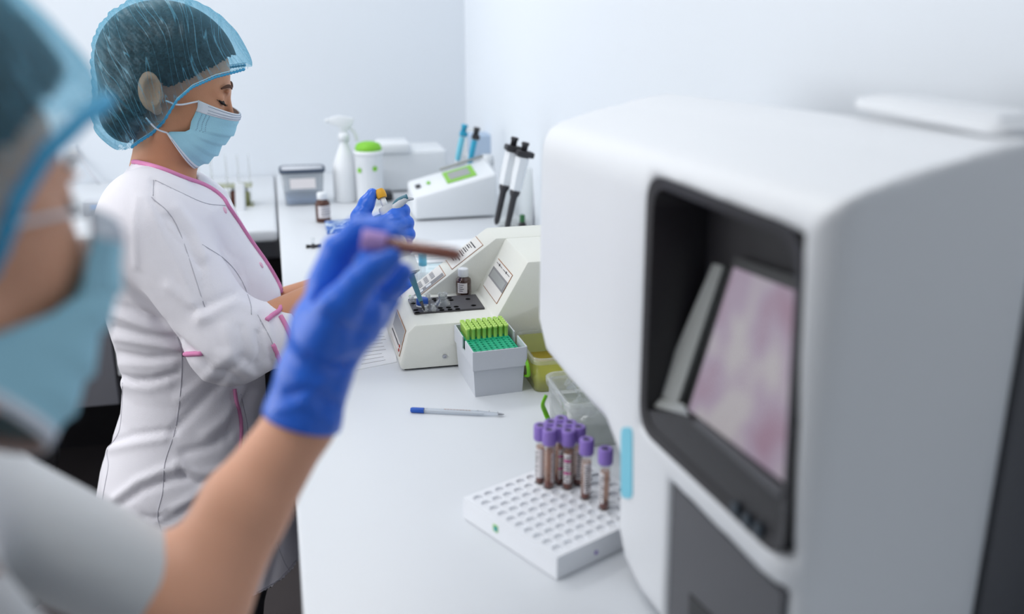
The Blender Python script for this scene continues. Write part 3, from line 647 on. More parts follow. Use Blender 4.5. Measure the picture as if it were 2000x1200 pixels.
# ================================================================ latch containers
def roundrect(cx, cy, hx, hy, r, z, m=6):
    out = []
    for sx, sy, a0 in ((1, 1, 0), (-1, 1, 90), (-1, -1, 180), (1, -1, 270)):
        for k in range(m+1): a = math.radians(a0+90*k/m); out.append((cx+sx*(hx-r)+r*math.cos(a), cy+sy*(hy-r)+r*math.sin(a), z))
    return out
def loft(bm, rings, close_top=False, close_bottom=True, mi=0):
    R = [[bm.verts.new(p) for p in r] for r in rings]
    for a, b in zip(R[:-1], R[1:]):
        for k in range(len(a)): bm.faces.new((a[k], a[(k+1) % len(a)], b[(k+1) % len(a)], b[k])).material_index = mi
    if close_bottom: bm.faces.new(R[0][::-1])
    if close_top: bm.faces.new(R[-1])
def container(cx, cy, hx, hy, h, label, bodym, contm, conth, name='latch_container', latchx=-1, rz=0, latch_open=False):
    t = thing(name, (cx, cy, ZC), label, 'container', rz=rz)
    bm = bmesh.new(); loft(bm, [roundrect(0, 0, hx*.9, hy*.93, .012, .001), roundrect(0, 0, hx*.97, hy*.97, .015, h*.9), roundrect(0, 0, hx*.94, hy*.95, .014, h*.9), roundrect(0, 0, hx*.86, hy*.90, .011, .003)], close_top=True); mk('body', bm, bodym, t, True)
    bm = bmesh.new(); loft(bm, [roundrect(0, 0, hx*1.02, hy*1.02, .017, h*.82), roundrect(0, 0, hx*1.04, hy*1.03, .018, h*.98), roundrect(0, 0, hx, hy, .016, h), roundrect(0, 0, hx*.93, hy*.95, .014, h*.99), roundrect(0, 0, hx*.93, hy*.95, .014, h*.88)], close_bottom=False); mk('rim', bm, M['clearw'], t, True)
    if contm:
        bm = bmesh.new(); loft(bm, [roundrect(0, 0, hx*.84, hy*.88, .01, .004), roundrect(0, 0, hx*.88, hy*.92, .012, h*conth)], close_top=True); mk('contents', bm, contm, t, True)
    return t
k1 = container(.405, 1.428, .048, .066, .057, 'yellow-tinted latch container behind the grey tip box', M['yclear'], mat('yellow_contents', 'c9b23c', .6), .35)
def latch(par, pts, rad=.0035):
    bm = bmesh.new(); tubep(bm, rc_pts(pts, 5), rad, 8, flat=.5); return mk('latch', bm, M['lime'], par, True, world=True)
latch(k1, [T(1027, 704, ZC+.052), T(1031, 716, ZC+.045), T(1032, 733, ZC+.028), T(1025, 735, ZC+.024)], .003)
k2 = container(.406, 1.222, .054, .060, .068, 'clear latch container with a green clip behind the blood tubes', M['clearw'], clear('clear_contents', 'e0e6e4', .5), .5, rz=0)
latch(k2, [T(1067, 772, ZC+.062), T(1060, 790, ZC+.050), T(1064, 803, ZC+.036), T(1071, 820, ZC+.024)], .004)
latch(k2, [T(1102, 800, ZC+.028), T(1097, 803, ZC+.024), T(1098, 808, ZC+.018)], .004)
bm = bmesh.new(); 
for k in range(40):
    a = random.random()*.09-.045; b = random.random()*.12-.06; an2 = random.random()*6.28; l_ = .012
    tubep(bm, [(a, b, .046), (a+l_*math.cos(an2), b+l_*math.sin(an2), .047+random.random()*.008)], .0028, 6)
o = mk('loose_cuvettes', bm, M['cuvm'], k2); o['kind'] = 'stuff'
# ================================================================ background benchtop things
def base(x, y, z=ZC): return T(x, y, z)
# spray bottle
p = base(678, 392); t = thing('spray_bottle', p, 'white trigger spray bottle against the back wall, left of the green-lidded tub', 'spray bottle')
bm = bmesh.new(); lathe(bm, [(.034, 0), (.037, .004), (.037, .085), (.034, .11), (.020, .145), (.0125, .165), (.0125, .175)], 28); mk('body', bm, M['white'], t, True)
bm = bmesh.new(); lathe(bm, [(.015, .172), (.0155, .190), (.011, .196)], 24, rib=.03, nrib=12); mk('collar', bm, M['white'], t, True)
bm = bmesh.new(); prism(bm, [(-.040, -.008, .222), (-.038, -.008, .238), (-.012, -.008, .244), (.030, -.008, .236), (.030, -.008, .222), (.012, -.008, .208), (.010, -.008, .195), (-.010, -.008, .195), (-.012, -.008, .214)], (0, .016, 0), bev=.003); hd = autos(mk('spray_head', bm, M['white'], t))
bm = bmesh.new(); lathe(bm, [(.006, 0), (.0065, .010), (.004, .012)], 16, M4=align((-.038, 0, .230), (-.06, 0, .230))); mk('nozzle', bm, M['white'], hd, True)
bm = bmesh.new(); tubep(bm, rc_pts([(.004, 0, .214), (.020, 0, .208), (.032, 0, .190), (.036, 0, .172)]), .004, 8, flat=1.6); mk('trigger', bm, M['white'], hd, True)
# wipes tub
p = base(724, 397); t = thing('wipes_tub', p, 'white tub with a rounded green lid beside the spray bottle', 'tub')
bm = bmesh.new(); lathe(bm, [(.036, 0), (.037, .003), (.040, .14), (.041, .142)], 32); mk('tub_body', bm, M['white'], t, True)
bm = bmesh.new(); lathe(bm, [(.0415, .140), (.0415, .150), (.036, .153)], 32); mk('white_ring', bm, M['white'], t, True)
bm = bmesh.new(); lathe(bm, [(.0375, .151), (.037, .160), (.032, .170), (.018, .175), (.0005, .176)], 32); mk('lid', bm, M['green'], t, True)
for a0, z in ((-1.25, .105), (-2.4, .10)):
    bm = bmesh.new(); c = Vector((.0402*math.cos(a0), .0402*math.sin(a0), z)); lathe(bm, [(.007, 0), (.007, .001)], 20, M4=align(c-Vector((0, 0, 0)), c*1.2-Vector((0, 0, z*.2)))); mk('round_print', bm, M['green'], t)
# storage container with dark lid
p = base(594, 397); t = thing('storage_container', p, 'clear food-storage container with a dark-rimmed lid and blue contents', 'container')
bm = bmesh.new(); loft(bm, [roundrect(0, 0, .052, .032, .012, .001), roundrect(0, 0, .060, .038, .014, .095), roundrect(0, 0, .058, .036, .013, .095), roundrect(0, 0, .050, .030, .011, .003)], close_top=True); mk('body', bm, clear('storage_clear', 'e6ecf2', .30), t, True)
bm = bmesh.new(); loft(bm, [roundrect(0, 0, .063, .041, .018, .093), roundrect(0, 0, .064, .042, .019, .101), roundrect(0, 0, .060, .038, .016, .104), roundrect(0, 0, .056, .034, .014, .100)], close_top=False); ld = mk('lid_rim', bm, mat('slate_rim', '3c4a5e', .5), t, True)
bm = bmesh.new(); loft(bm, [roundrect(0, 0, .058, .036, .015, .099), roundrect(0, 0, .057, .035, .015, .103)], close_top=True); mk('lid_centre', bm, M['box'], ld, True)
bm = bmesh.new(); loft(bm, [roundrect(0, 0, .047, .028, .01, .004), roundrect(0, 0, .050, .030, .01, .030)], close_top=True); mk('contents', bm, M['bluefill'], t, True)
bm = bmesh.new(); abox(bm, np.array((-.036, -.0405, .050)), np.array((.034, -.0385, .078))); mk('label', bm, M['label'], t)
# acrylic rack with bottles
p = base(448, 402); t = thing('acrylic_rack', p, 'clear acrylic bench rack of small specimen bottles behind the standing worker', 'rack'); PR = p
for x in (-.075, -.040, .0, .032, .062):
    bm = bmesh.new(); abox(bm, np.array((x-.002, -.025, 0)), np.array((x+.002, .025, .14)), .0005); mk('divider', bm, M['clearw'], t)
for z in (.002, .058):
    bm = bmesh.new(); abox(bm, np.array((-.08, -.027, z-.002)), np.array((.068, .027, z+.002)), .0005); mk('shelf', bm, clear('olive_clear%d' % int(z*1000), 'd3d6a8', .5), t)
for k, (x, m, h) in enumerate(((-.058, 'olive', .052), (-.021, 'olive', .050), (.016, 'amber', .05), (.047, 'olive', .045))):
    mm = M['brownlid'] if m == 'amber' else mat('olive_bottle%d' % k, '8b8f60', .3, .5)
    tt = thing('specimen_bottle', (p[0]+x, p[1], ZC+.004), ['olive bottle in the first bay of the acrylic rack', 'olive bottle in the second bay of the acrylic rack', 'red-brown bottle in the third bay of the acrylic rack', 'short olive bottle in the last bay of the acrylic rack'][k], 'bottle', 'bottles in the acrylic rack')
    bm = bmesh.new(); lathe(bm, [(.011, 0), (.012, .002), (.012, h*.7), (.007, h*.8), (.007, h*.86)], 20); mk('body', bm, mm, tt, True)
    bm = bmesh.new(); lathe(bm, [(.0085, h*.82), (.0085, h), (.007, h+.001)], 20); mk('lid', bm, M['box'], tt, True)
p = base(469, 412); t = thing('white_card', p, 'upright folded white card in front of the acrylic rack', 'card')
bm = bmesh.new(); prism(bm, [(-.012, 0, 0), (.008, .0, 0), (.012, .006, .075), (-.008, .006, .078)], (0, .0015, 0)); prism(bm, [(.008, .0, 0), (.014, .02, 0), (.016, .02, .07), (.012, .006, .075)], (.0015, 0, 0)); mk('card_sheet', bm, M['paper'], t)
# brown bottle mid-bench
p = base(632, 433); bottle('brown_bottle', (p[0], p[1], ZC), .0195, .078, 'brown glass bottle with white cap and wide label, alone beside the tiny stopcock', 'bottle', M['white'], mat('brown_bottle_glass', '4a2314', .25, .5), .22, (.22, .74), labw=1.1, rot0=.3)
# small stop valve with black handle
p = base(612, 484); t = thing('glass_stopcock', p, 'tiny clear stopcock with a black crossbar handle lying on the bench', 'stopcock')
bm = bmesh.new(); lathe(bm, [(.003, 0), (.004, .002), (.0035, .010), (.0055, .014)], 16, M4=Matrix.Translation((0, .004, .008))); mk('glass_stem', bm, M['clear'], t, True)
bm = bmesh.new(); tubep(bm, [(-.017, 0, .004), (-.010, 0, .004), (-.009, 0, .004), (.009, 0, .004), (.010, 0, .004), (.020, 0, .004)], [.0042, .0042, .0032, .0032, .0042, .0042], 12); mk('handle', bm, M['black'], t, True)
bm = bmesh.new(); lathe(bm, [(.006, 0), (.0065, .003), (.005, .008)], 20, M4=align((0, .0, .004), (0, -.01, .004))); mk('hub', bm, M['dark'], t, True)
# blue glove packet
p = base(660, 448); t = thing('glove_box', p, 'flat blue and white patterned packet lying behind the gloved hands', 'packet')
pk = bpy.data.materials.new('blue_pattern'); pk.use_nodes = True; nt = pk.node_tree; n1 = nt.nodes.new('ShaderNodeTexNoise'); n1.inputs['Scale'].default_value = 28; n1.inputs['Distortion'].default_value = 1.5
tc = nt.nodes.new('ShaderNodeTexCoord'); cr = nt.nodes.new('ShaderNodeValToRGB'); cr.color_ramp.elements[0].position = .48; cr.color_ramp.elements[0].color = lin('2a5fae'); cr.color_ramp.elements[1].position = .56; cr.color_ramp.elements[1].color = lin('cfe0ea')
nt.links.new(tc.outputs['Object'], n1.inputs['Vector']); nt.links.new(n1.outputs['Fac'], cr.inputs[0]); nt.links.new(cr.outputs[0], nt.nodes['Principled BSDF'].inputs['Base Color'])
bm = bmesh.new(); abox(bm, np.array((-.03, -.055, 0)), np.array((.075, .055, .012)), .003); autos(mk('packet', bm, pk, t))
# white spectro instrument with green-framed display
def instrument(name, label, cat, corners, z0, zf, zb, m):
    pass
c0, c1, c2 = T(806, 432, ZC), T(965, 425, ZC), T(775, 400, ZC)
t = thing('spectrometer', (.42, 2.62, ZC), 'white wedge-shaped instrument with a green-framed display', 'laboratory machine')
sx0, sx1, sy0, sy1 = c0[0]+.005, .565, c0[1]-.01, c0[1]+.13
def sl(x, y, k=0): return np.array((x, y, ZC+.065+.055*(x-sx0)/(sx1-sx0)+.018*(y-sy0)/(sy1-sy0)+k))
bm = bmesh.new(); V8 = [bm.verts.new(tuple(p)) for p in [(sx0, sy0, ZC+.004), (sx1, sy0, ZC+.004), (sx1, sy1, ZC+.004), (sx0, sy1, ZC+.004), sl(sx0, sy0), sl(sx1, sy0), sl(sx1, sy1), sl(sx0, sy1)]]
for f in ((0, 3, 2, 1), (4, 5, 6, 7), (0, 1, 5, 4), (1, 2, 6, 5), (2, 3, 7, 6), (3, 0, 4, 7)): bm.faces.new([V8[i] for i in f])
bmesh.ops.bevel(bm, geom=bm.edges[:], offset=.008, segments=3, affect='EDGES', profile=.5); autos(mk('housing', bm, M['white'], t, world=True))
def topplate(x0, x1, y0, y1, m, nm, par, l=.001, th=.0012):
    P4 = [sl(sx0+(sx1-sx0)*a, sy0+(sy1-sy0)*b) for a, b in ((x0, y1), (x0, y0), (x1, y0), (x1, y1))]; bm = bmesh.new(); prism(bm, [p+np.array((0, 0, l)) for p in P4], (0, 0, th)); return mk(nm, bm, m, par, world=True)
fr_ = topplate(.42, .78, .18, .82, mat('green_frame', '86c24a', .5), 'display_frame', t); topplate(.47, .72, .32, .70, M['lcd'], 'display', fr_, .0022); topplate(.20, .24, .45, .6, M['lime'], 'small_button', t); topplate(.06, .12, .4, .6, M['dark'], 'switch', t)
bm = bmesh.new(); tubep(bm, [sl(sx0+.09, sy1-.01, .008), sl(sx1-.01, sy1-.008, .010)], .004, 8); mk('hinge_bar', bm, M['lcd'], t, True, world=True)
# centrifuge behind it : dome on the left and a box body
t = thing('benchtop_centrifuge', (.33, 2.95, ZC), 'white instrument with a rounded dome on its left, behind the wedge-shaped one', 'laboratory machine')
gx0 = T(712, 398, ZC)[0]; gy = 2.95
bm = bmesh.new(); abox(bm, np.array((gx0+.06, gy, ZC+.003)), np.array((.50, gy+.16, ZC+.125)), .012, 3); autos(mk('housing', bm, M['white'], t, world=True))
bm = bmesh.new(); abox(bm, np.array((gx0+.058, gy-.01, ZC+.115)), np.array((gx0+.155, gy+.10, ZC+.150)), .010, 3); autos(mk('raised_block', bm, M['white'], t, world=True))
bm = bmesh.new(); prof = [(gx0-.012+.072*(1-math.cos(a)), gy+.01, ZC+.003+.112*math.sin(a)) for a in [math.pi/2*k/10 for k in range(11)]]+[(gx0+.06, gy+.01, ZC+.003)]
prism(bm, prof, (0, .12, 0), bev=.003); autos(mk('dome_cover', bm, M['white'], t, world=True), .5)
bm = bmesh.new(); prism(bm, [(gx0+.004+.055*(1-math.cos(a)), gy+.006, ZC+.012+.085*math.sin(a)) for a in [math.pi/2*k/10 for k in range(11)]]+[(gx0+.059, gy+.006, ZC+.012)], (0, .006, 0)); mk('dome_window', bm, M['box'], t, world=True)
bm = bmesh.new(); abox(bm, np.array((gx0+.056, gy-.001, ZC+.02)), np.array((gx0+.062, gy+.004, ZC+.11))); mk('seam', bm, M['pgrey'], t, world=True)
bm = bmesh.new(); abox(bm, np.array((gx0+.045, gy-.12, ZC+.001)), np.array((gx0+.085, gy-.05, ZC+.022)), .005); autos(tag(mk('small_device', bm, M['dark']), 'low dark gadget on the bench just behind the yellow pipette button', 'gadget'))
# pipette stands and pipettes
def pipette_body(t, L, bodym, tipm, capm, r=.013, wide=1.0):
    """hanging pipette, local z up, top at z=0"""
    bm = bmesh.new(); lathe(bm, [(.0075, -.022), (.0078, -.008), (.0095, -.006), (.0095, -.002), (.008, 0)], 20); mk('plunger', bm, capm, t, True)
    bm = bmesh.new(); abox(bm, np.array((-r*1.1, -r*1.0, -.034)), np.array((r*1.45, r*1.0, -.020)), .003, 2); autos(mk('head', bm, capm, t))
    bm = bmesh.new(); lathe(bm, [(r*.55, -L*.56), (r*.9, -L*.53), (r, -L*.35), (r, -.036)], 6); autos(mk('handle', bm, bodym, t))
    bm = bmesh.new(); lathe(bm, [(.0035, -L), (r*.42, -L*.96), (r*.5, -L*.62), (r*.75, -L*.58), (r*.75, -L*.54)], 20); mk('shaft', bm, tipm, t, True)
def stand(x, y, label, hgt, rz, lean):
    p = base(x, y); t = thing('pipette_stand', p, label, 'stand', rz=rz)
    bm = bmesh.new(); abox(bm, np.array((-.045, -.03, 0)), np.array((.045, .05, .008)), .002); mk('base', bm, M['clearw'], t)
    bm = bmesh.new(); prism(bm, [(-.045, -.028, .008), (.045, -.028, .008), (.045, -.028+lean, hgt), (-.045, -.028+lean, hgt)], (0, .004, 0)); mk('face_panel', bm, M['clearw'], t)
    bm = bmesh.new(); prism(bm, [(.045, -.028, .008), (.045, .04, .008), (.045, .04, hgt*.9), (.045, -.028+lean, hgt)], (.004, 0, 0)); mk('side_panel', bm, mat('stand_grey_%d' % x, 'bfc3ca', .5), t)
    return t, p
def hang(x, y, d, L, label, bodym, tipm, capm, tilt, r=.013, rz=0):
    p = D(x, y, d); t = thing('pipette', p, label, 'pipette', rz=rz); t.rotation_euler = (tilt[0], tilt[1], rz); pipette_body(t, L, bodym, tipm, capm, r); return t
st1, sp1 = stand(1010, 441, 'pale pipette stand beside the big analyser, holding black and white pipettes', .15, -.5, .03)
dS = 2.36
hang(1006, 268, dS, .215, 'white pipette with black head and long black shaft, left one in the near stand', M['white'], M['dark'], M['dark'], (0, .22, -.5), .0165)
hang(1027, 278, dS-.02, .215, 'white pipette with black head, half hidden by the analyser edge', M['white'], M['dark'], M['dark'], (0, .22, -.5), .0165)
st2, sp2 = stand(922, 352, 'white pipette stand far back against the right wall', .16, -.6, .05)
hang(908, 243, 2.78, .19, 'pipette with bright blue handle, left one in the far stand', M['cyan2'], M['box'], M['cyan'], (0, .22, -.6), .0085)
hang(932, 249, 2.76, .19, 'pipette with darker blue handle, right one in the far stand', M['cyan'], M['box'], M['dark'], (0, .22, -.6), .0085)
p = base(962, 380); t = thing('tissue_box', (p[0]-.0, p[1]+.12, ZC), 'white and pale blue carton behind the far pipette stand', 'carton')
bm = bmesh.new(); abox(bm, np.array((-.05, -.04, 0)), np.array((.03, .04, .10)), .004); mk('carton', bm, M['white'], t)
bm = bmesh.new(); abox(bm, np.array((-.045, -.042, .10)), np.array((.028, .035, .165)), .004); mk('blue_band', bm, mat('pale_blue_carton', 'b3c6dc', .7), t)
p = base(972, 372); bottle('white_jar', (p[0]-.03, p[1], ZC), .03, .11, 'white plastic jar between the two pipette stands', 'jar', M['white'], M['white'], .25, None)
p = base(1022, 448); bottle('green_capped_vial', (p[0]-.01, p[1]-.03, ZC), .010, .045, 'small dark vial with green cap at the foot of the near pipette stand', 'vial', mat('dark_green', '2f6a3c', .5), M['dark'], .4, None)
# film sleeves stacked behind the cream machine
for k, (cx, cy, a, w, h, m) in enumerate(((.40, 2.12, .10, .30, .22, 'paperblue'), (.36, 2.09, .30, .28, .2, 'paper'), (.42, 2.03, -.12, .30, .2, 'paperblue'), (.38, 2.20, .05, .30, .18, 'paper'))):
    t = thing('document_sleeve', (cx, cy, ZC+.001+.003*k), ['pale blue film sleeve lowest in the pile behind the cream machine', 'white sheet in a sleeve turned askew in the pile behind the cream machine', 'pale blue sleeve nearest the cream machine, in the pile', 'white sleeve topmost and furthest back in the pile behind the cream machine'][k], 'paper', 'sleeves piled behind the cream machine', rz=a)
    bm = bmesh.new(); abox(bm, np.array((-w/2, -h/2, 0)), np.array((w/2, h/2, .002))); mk('sheet', bm, M[m], t)
    bm = bmesh.new()
    for j in range(5): abox(bm, np.array((-w*.4, -h*.35+h*.15*j, .002)), np.array((-w*.4+w*(.3+.1*(j*3 % 4)), -h*.35+h*.15*j+.004, .0024)))
    mk('printed_lines', bm, mat('tint_ink%d' % k, 'a8c9cf', .7), t)
# sheet under the reader
t = thing('printed_form', T(742, 690, ZC), 'printed form sheet under the left front corner of the cream machine', 'paper')
fp = [T(694, 724, ZC), T(775, 708, ZC), T(770, 640, ZC), T(715, 640, ZC)]
bm = bmesh.new(); prism(bm, fp, (0, 0, .0008)); mk('sheet', bm, M['paper'], t, world=True)
bm = bmesh.new()
for k in range(9):
    a = fp[0]+(fp[3]-fp[0])*(.1+.09*k); b = fp[1]+(fp[2]-fp[1])*(.1+.09*k); q0 = a+(b-a)*.12; q1 = a+(b-a)*(.72-.05*(k % 3)); tubep(bm, [q0+np.array((0, 0, .0009)), q1+np.array((0, 0, .0009))], .0004, 4)
mk('printed_lines', bm, M['pgrey'], t, world=True)
# stands of clear tubes behind the reader
p = base(800, 545); t = thing('clear_tube_rack', (p[0], 1.93, ZC), 'small clear rack behind the cream machine, under the pipette', 'rack')
bm = bmesh.new(); abox(bm, np.array((-.02, -.03, 0)), np.array((.03, .03, .004))); abox(bm, np.array((-.02, -.03, .03)), np.array((.03, .03, .032))); mk('rack_plate', bm, M['clearw'], t)
for k, (dx, dy, c) in enumerate(((-.008, -.015, None), (.004, -.015, None), (.016, .006, 'cyan2'), (.0, .012, None))):
    o = thing('small_tube', (p[0]+dx, 1.93+dy, ZC+.004), ['clear small tube at the front left of the small clear rack', 'clear small tube at the front right of the small clear rack', 'small tube with pale blue cap behind the cream machine', 'clear small tube at the back of the small clear rack'][k], 'tube', 'small tubes behind the cream machine')
    bm = bmesh.new(); lathe(bm, [(.002, 0), (.0055, .004), (.0055, .055)], 14, cap=False); mk('tube_wall', bm, M['cuvm'], o, True)
    if c: bm = bmesh.new(); lathe(bm, [(.0085, .05), (.0085, .075), (.007, .076)], 18); mk('cap', bm, M[c], o, True)
# cable on the back wall, small box on the left bench
t = thing('wall_cable', (T(180, 340, 1.0)[0], YB-.01, 1.0), 'grey cable hanging down the back wall at the far left', 'cable')
bm = bmesh.new(); tubep(bm, rc_pts([V(142, 296, YB-.008), V(158, 308, YB-.008), (V(172, 330, YB-.02)), V(188, 352, YB-.03), V(206, 372, YB-.02)], 8), .0045, 8); mk('cable', bm, M['box'], t, True, world=True)
bm = bmesh.new(); abox(bm, V(134, 304, YB-.012), V(148, 282, YB)+np.array((0, 0, 0)), .001); mk('wall_plate', bm, M['white'], t, world=True)
p = base(205, 415); t = thing('sample_box', p, 'small pale box on the back worktop left of the standing worker', 'box')
bm = bmesh.new(); abox(bm, np.array((-.05, -.03, 0)), np.array((.02, .03, .035)), .003); mk('box_body', bm, M['box'], t)
bm = bmesh.new(); abox(bm, np.array((-.03, -.032, .012)), np.array((.0, -.03, .026))); mk('blue_label', bm, M['bluefill'], t)
# ================================================================ people : shared head
# head-local frame: x forward, y to the person's left, z up; origin between the ears at eye level (metres)
def head_sdf(q, nose=1.0):
    """q in head-local metres"""
    y = np.abs(q[:, 1]); m = np.stack([q[:, 0], y, q[:, 2]], 1)
    d = s_el(m, (-.012, 0, .036), (.096, .074, .078))
    d = smin(d, s_el(m, (.036, 0, -.030), (.050, .054, .078)), .03)
    d = smin(d, s_rc(m, (.062, 0, -.096), (.002, .044, -.066), .017, .016), .022)
    d = smin(d, s_el(m, (.050, .030, -.030), (.030, .024, .028)), .02)
    d = smin(d, s_rc(m, (.080, 0, .016), (.064, .036, .016), .009, .010), .012)
    d = smin(d, s_rc(m, (.084, 0, .006), (.0985, 0, -.033), .006, .0080), .008)
    d = smin(d, s_el(m, (.094, .009, -.040), (.010, .008, .007)), .006)
    d = smax(d, -s_el(m, (.101, .031, .004), (.020, .014, .011)), .012)
    d = smin(d, s_el(m, (.0700, .030, .004), (.0128, .014, .0115)), .003)
    d = smin(d, s_rc(m, (.086, .034, .017), (.085, .012, .014), .0035, .004), .006)
    d = smin(d, s_el(m, (.083, 0, -.066), (.010, .020, .009)), .008)
    d = smax(d, -s_rc(m, (.096, 0, -.068), (.084, .022, -.068), .0015, .0015), .003)
    # ear
    Re = rot('Y', -.25)
    Re = Re@rot('Z', .35)
    e = s_el(m, (-.028, .081, -.006), (.020, .0085, .031), Re)
    e = smax(e, -s_el(m, (-.024, .090, -.004), (.0125, .0085, .021), Re), .002)
    e = smin(e, s_el(m, (-.011, .080, -.009), (.004, .005, .007)), .004)
    e = smin(e, s_el(m, (-.014, .078, -.032), (.008, .006, .009)), .004)
    return smin(d, e, .006)
class Head:
    def __init__(s, o, f, roll=0.0):
        """o world origin, f forward (world)"""
        f = np.array(f, float); f /= np.linalg.norm(f); l = np.cross([0, 0, 1.0], f); l /= np.linalg.norm(l); u = np.cross(f, l)
        if roll: l, u = l*math.cos(roll)+u*math.sin(roll), u*math.cos(roll)-l*math.sin(roll)
        s.R = np.stack([f, l, u], 1); s.o = np.array(o, float)
    def to(s, P): return (np.asarray(P)-s.o)@s.R
    def fr(s, q): return np.asarray(q)@s.R.T+s.o
YW = 1.77
tl = math.radians(15)
H1 = Head(V(339, 170, YW), (math.cos(tl), 0, -math.sin(tl)))
def lp(x, y, Yo=0.0):
    """photo profile pixel of the standing worker -> head-local (x,z) on her mid plane"""
    q = H1.to(V(x, y, YW+Yo)); return q
# profile pixel of a head-local point (standing worker's projection), usable for both heads
def ppx(q):
    q2 = np.array(q, float).copy(); q2[:, 1] = -np.abs(q2[:, 1]); a, b, _ = proj(H1.fr(q2)); return a, b
CUT = [(100, 300), (190, 297), (250, 293), (272, 277), (296, 262), (318, 240), (345, 197), (375, 171), (420, 151), (462, 140), (482, 134), (560, 120)]
def pc(x, y): q = lp(x, y); return (q[0], 0, q[2])
cA, cB = pc(337, 128), pc(258, 214)
def cap_sdf(q, fold=True):
    d = s_el(q, cA, (.1255, .098, .1115)); d = smin(d, s_el(q, cB, (.062, .080, .070), rot('Y', .25)), .03)
    d = smin(d, s_el(q, pc(452, 118), (.026, .05, .020)), .02)
    d = smin(d, s_el(np.stack([q[:, 0], np.abs(q[:, 1]), q[:, 2]], 1), (-.028, .080, -.008), (.038, .0215, .044)), .02)
    if fold:
        a, b = q[:, 0], q[:, 2]
        s = a*.80+b*.60; t = -a*.60+b*.80
        d = d+.0005*np.sin(s*330+4*np.sin(t*35))+.0012*np.sin(s*170+t*60+2*np.sin(t*50))*np.clip((-a-.02)/.06, 0, 1)+.0008*np.sin(s*520+t*210)*np.clip((-a-.0)/.06, 0, 1)
    return d
def hair_sdf(q):
    d = s_el(q, pc(328, 130), (.113, .0800, .105)); d = smin(d, s_el(q, pc(258, 212), (.050, .068, .058), rot('Y', .25)), .03); return d
HCUT = [(100, 292), (240, 288), (268, 268), (285, 225), (300, 160), (330, 172), (370, 158), (400, 140), (430, 126), (452, 112), (520, 90)]
def ycut(px, tab): return np.interp(px, [a for a, b in tab], [b for a, b in tab])
# materials for cap : translucent non-woven with fine pleat lines
def cap_mat():
    m = bpy.data.materials.new('cap_nonwoven'); m.use_nodes = True; nt = m.node_tree; nt.nodes.clear(); N = nt.nodes.new; L = nt.links.new
    out = N('ShaderNodeOutputMaterial'); tc = N('ShaderNodeTexCoord'); mp = N('ShaderNodeMapping'); mp.vector_type = 'POINT'
    L(tc.outputs['UV'], mp.inputs[0]); mp.inputs['Scale'].default_value = (1, 1, 1)
    nz = N('ShaderNodeTexNoise'); nz.inputs['Scale'].default_value = 1; nz.inputs['Detail'].default_value = 1.6; nz.inputs['Distortion'].default_value = .12; L(mp.outputs[0], nz.inputs['Vector'])
    ab = N('ShaderNodeMath'); ab.operation = 'SUBTRACT'; ab.inputs[1].default_value = .5; L(nz.outputs['Fac'], ab.inputs[0])
    a2 = N('ShaderNodeMath'); a2.operation = 'ABSOLUTE'; L(ab.outputs[0], a2.inputs[0])
    mr = N('ShaderNodeMapRange'); mr.inputs[1].default_value = 0; mr.inputs[2].default_value = .015; mr.inputs[3].default_value = 1; mr.inputs[4].default_value = 0; L(a2.outputs[0], mr.inputs[0])
    lw = N('ShaderNodeLayerWeight'); lw.inputs[0].default_value = .35
    fine = N('ShaderNodeTexNoise'); fine.inputs['Scale'].default_value = 260; fine.inputs['Detail'].default_value = 3; L(tc.outputs['Object'], fine.inputs['Vector'])
    fm = N('ShaderNodeMapRange'); fm.inputs[1].default_value = .3; fm.inputs[2].default_value = .7; fm.inputs[3].default_value = -.06; fm.inputs[4].default_value = .07; L(fine.outputs['Fac'], fm.inputs[0])
    op = N('ShaderNodeMath'); op.operation = 'MULTIPLY_ADD'; op.inputs[1].default_value = .42; op.inputs[2].default_value = .09; L(mr.outputs[0], op.inputs[0])
    o2 = N('ShaderNodeMath'); o2.operation = 'MULTIPLY_ADD'; o2.inputs[1].default_value = .45; L(lw.outputs['Facing'], o2.inputs[0]); L(op.outputs[0], o2.inputs[2])
    o3 = N('ShaderNodeMath'); o3.operation = 'ADD'; o3.use_clamp = True; L(o2.outputs[0], o3.inputs[0]); L(fm.outputs[0], o3.inputs[1])
    tr = N('ShaderNodeBsdfTransparent'); tr.inputs[0].default_value = (.72, .90, .97, 1)
    df = N('ShaderNodeBsdfDiffuse'); df.inputs[0].default_value = lin('5fb4d3'); tn = N('ShaderNodeBsdfTranslucent'); tn.inputs[0].default_value = lin('7fc6e0')
    ms = N('ShaderNodeMixShader'); ms.inputs[0].default_value = .4; L(df.outputs[0], ms.inputs[1]); L(tn.outputs[0], ms.inputs[2])
    gl = N('ShaderNodeBsdfGlossy'); gl.inputs['Roughness'].default_value = .32; gl.inputs[0].default_value = (.8, .93, 1, 1)
    m3 = N('ShaderNodeMixShader'); m3.inputs[0].default_value = .10; L(ms.outputs[0], m3.inputs[1]); L(gl.outputs[0], m3.inputs[2])
    m2 = N('ShaderNodeMixShader'); L(o3.outputs[0], m2.inputs[0]); L(tr.outputs[0], m2.inputs[1]); L(m3.outputs[0], m2.inputs[2])
    bp = N('ShaderNodeBump'); bp.inputs['Strength'].default_value = .7; bp.inputs['Distance'].default_value = .002; L(nz.outputs['Fac'], bp.inputs['Height'])
    for s_ in (df, gl): L(bp.outputs[0], s_.inputs['Normal'])
    L(m2.outputs[0], out.inputs[0]); return m
CAPM = cap_mat()
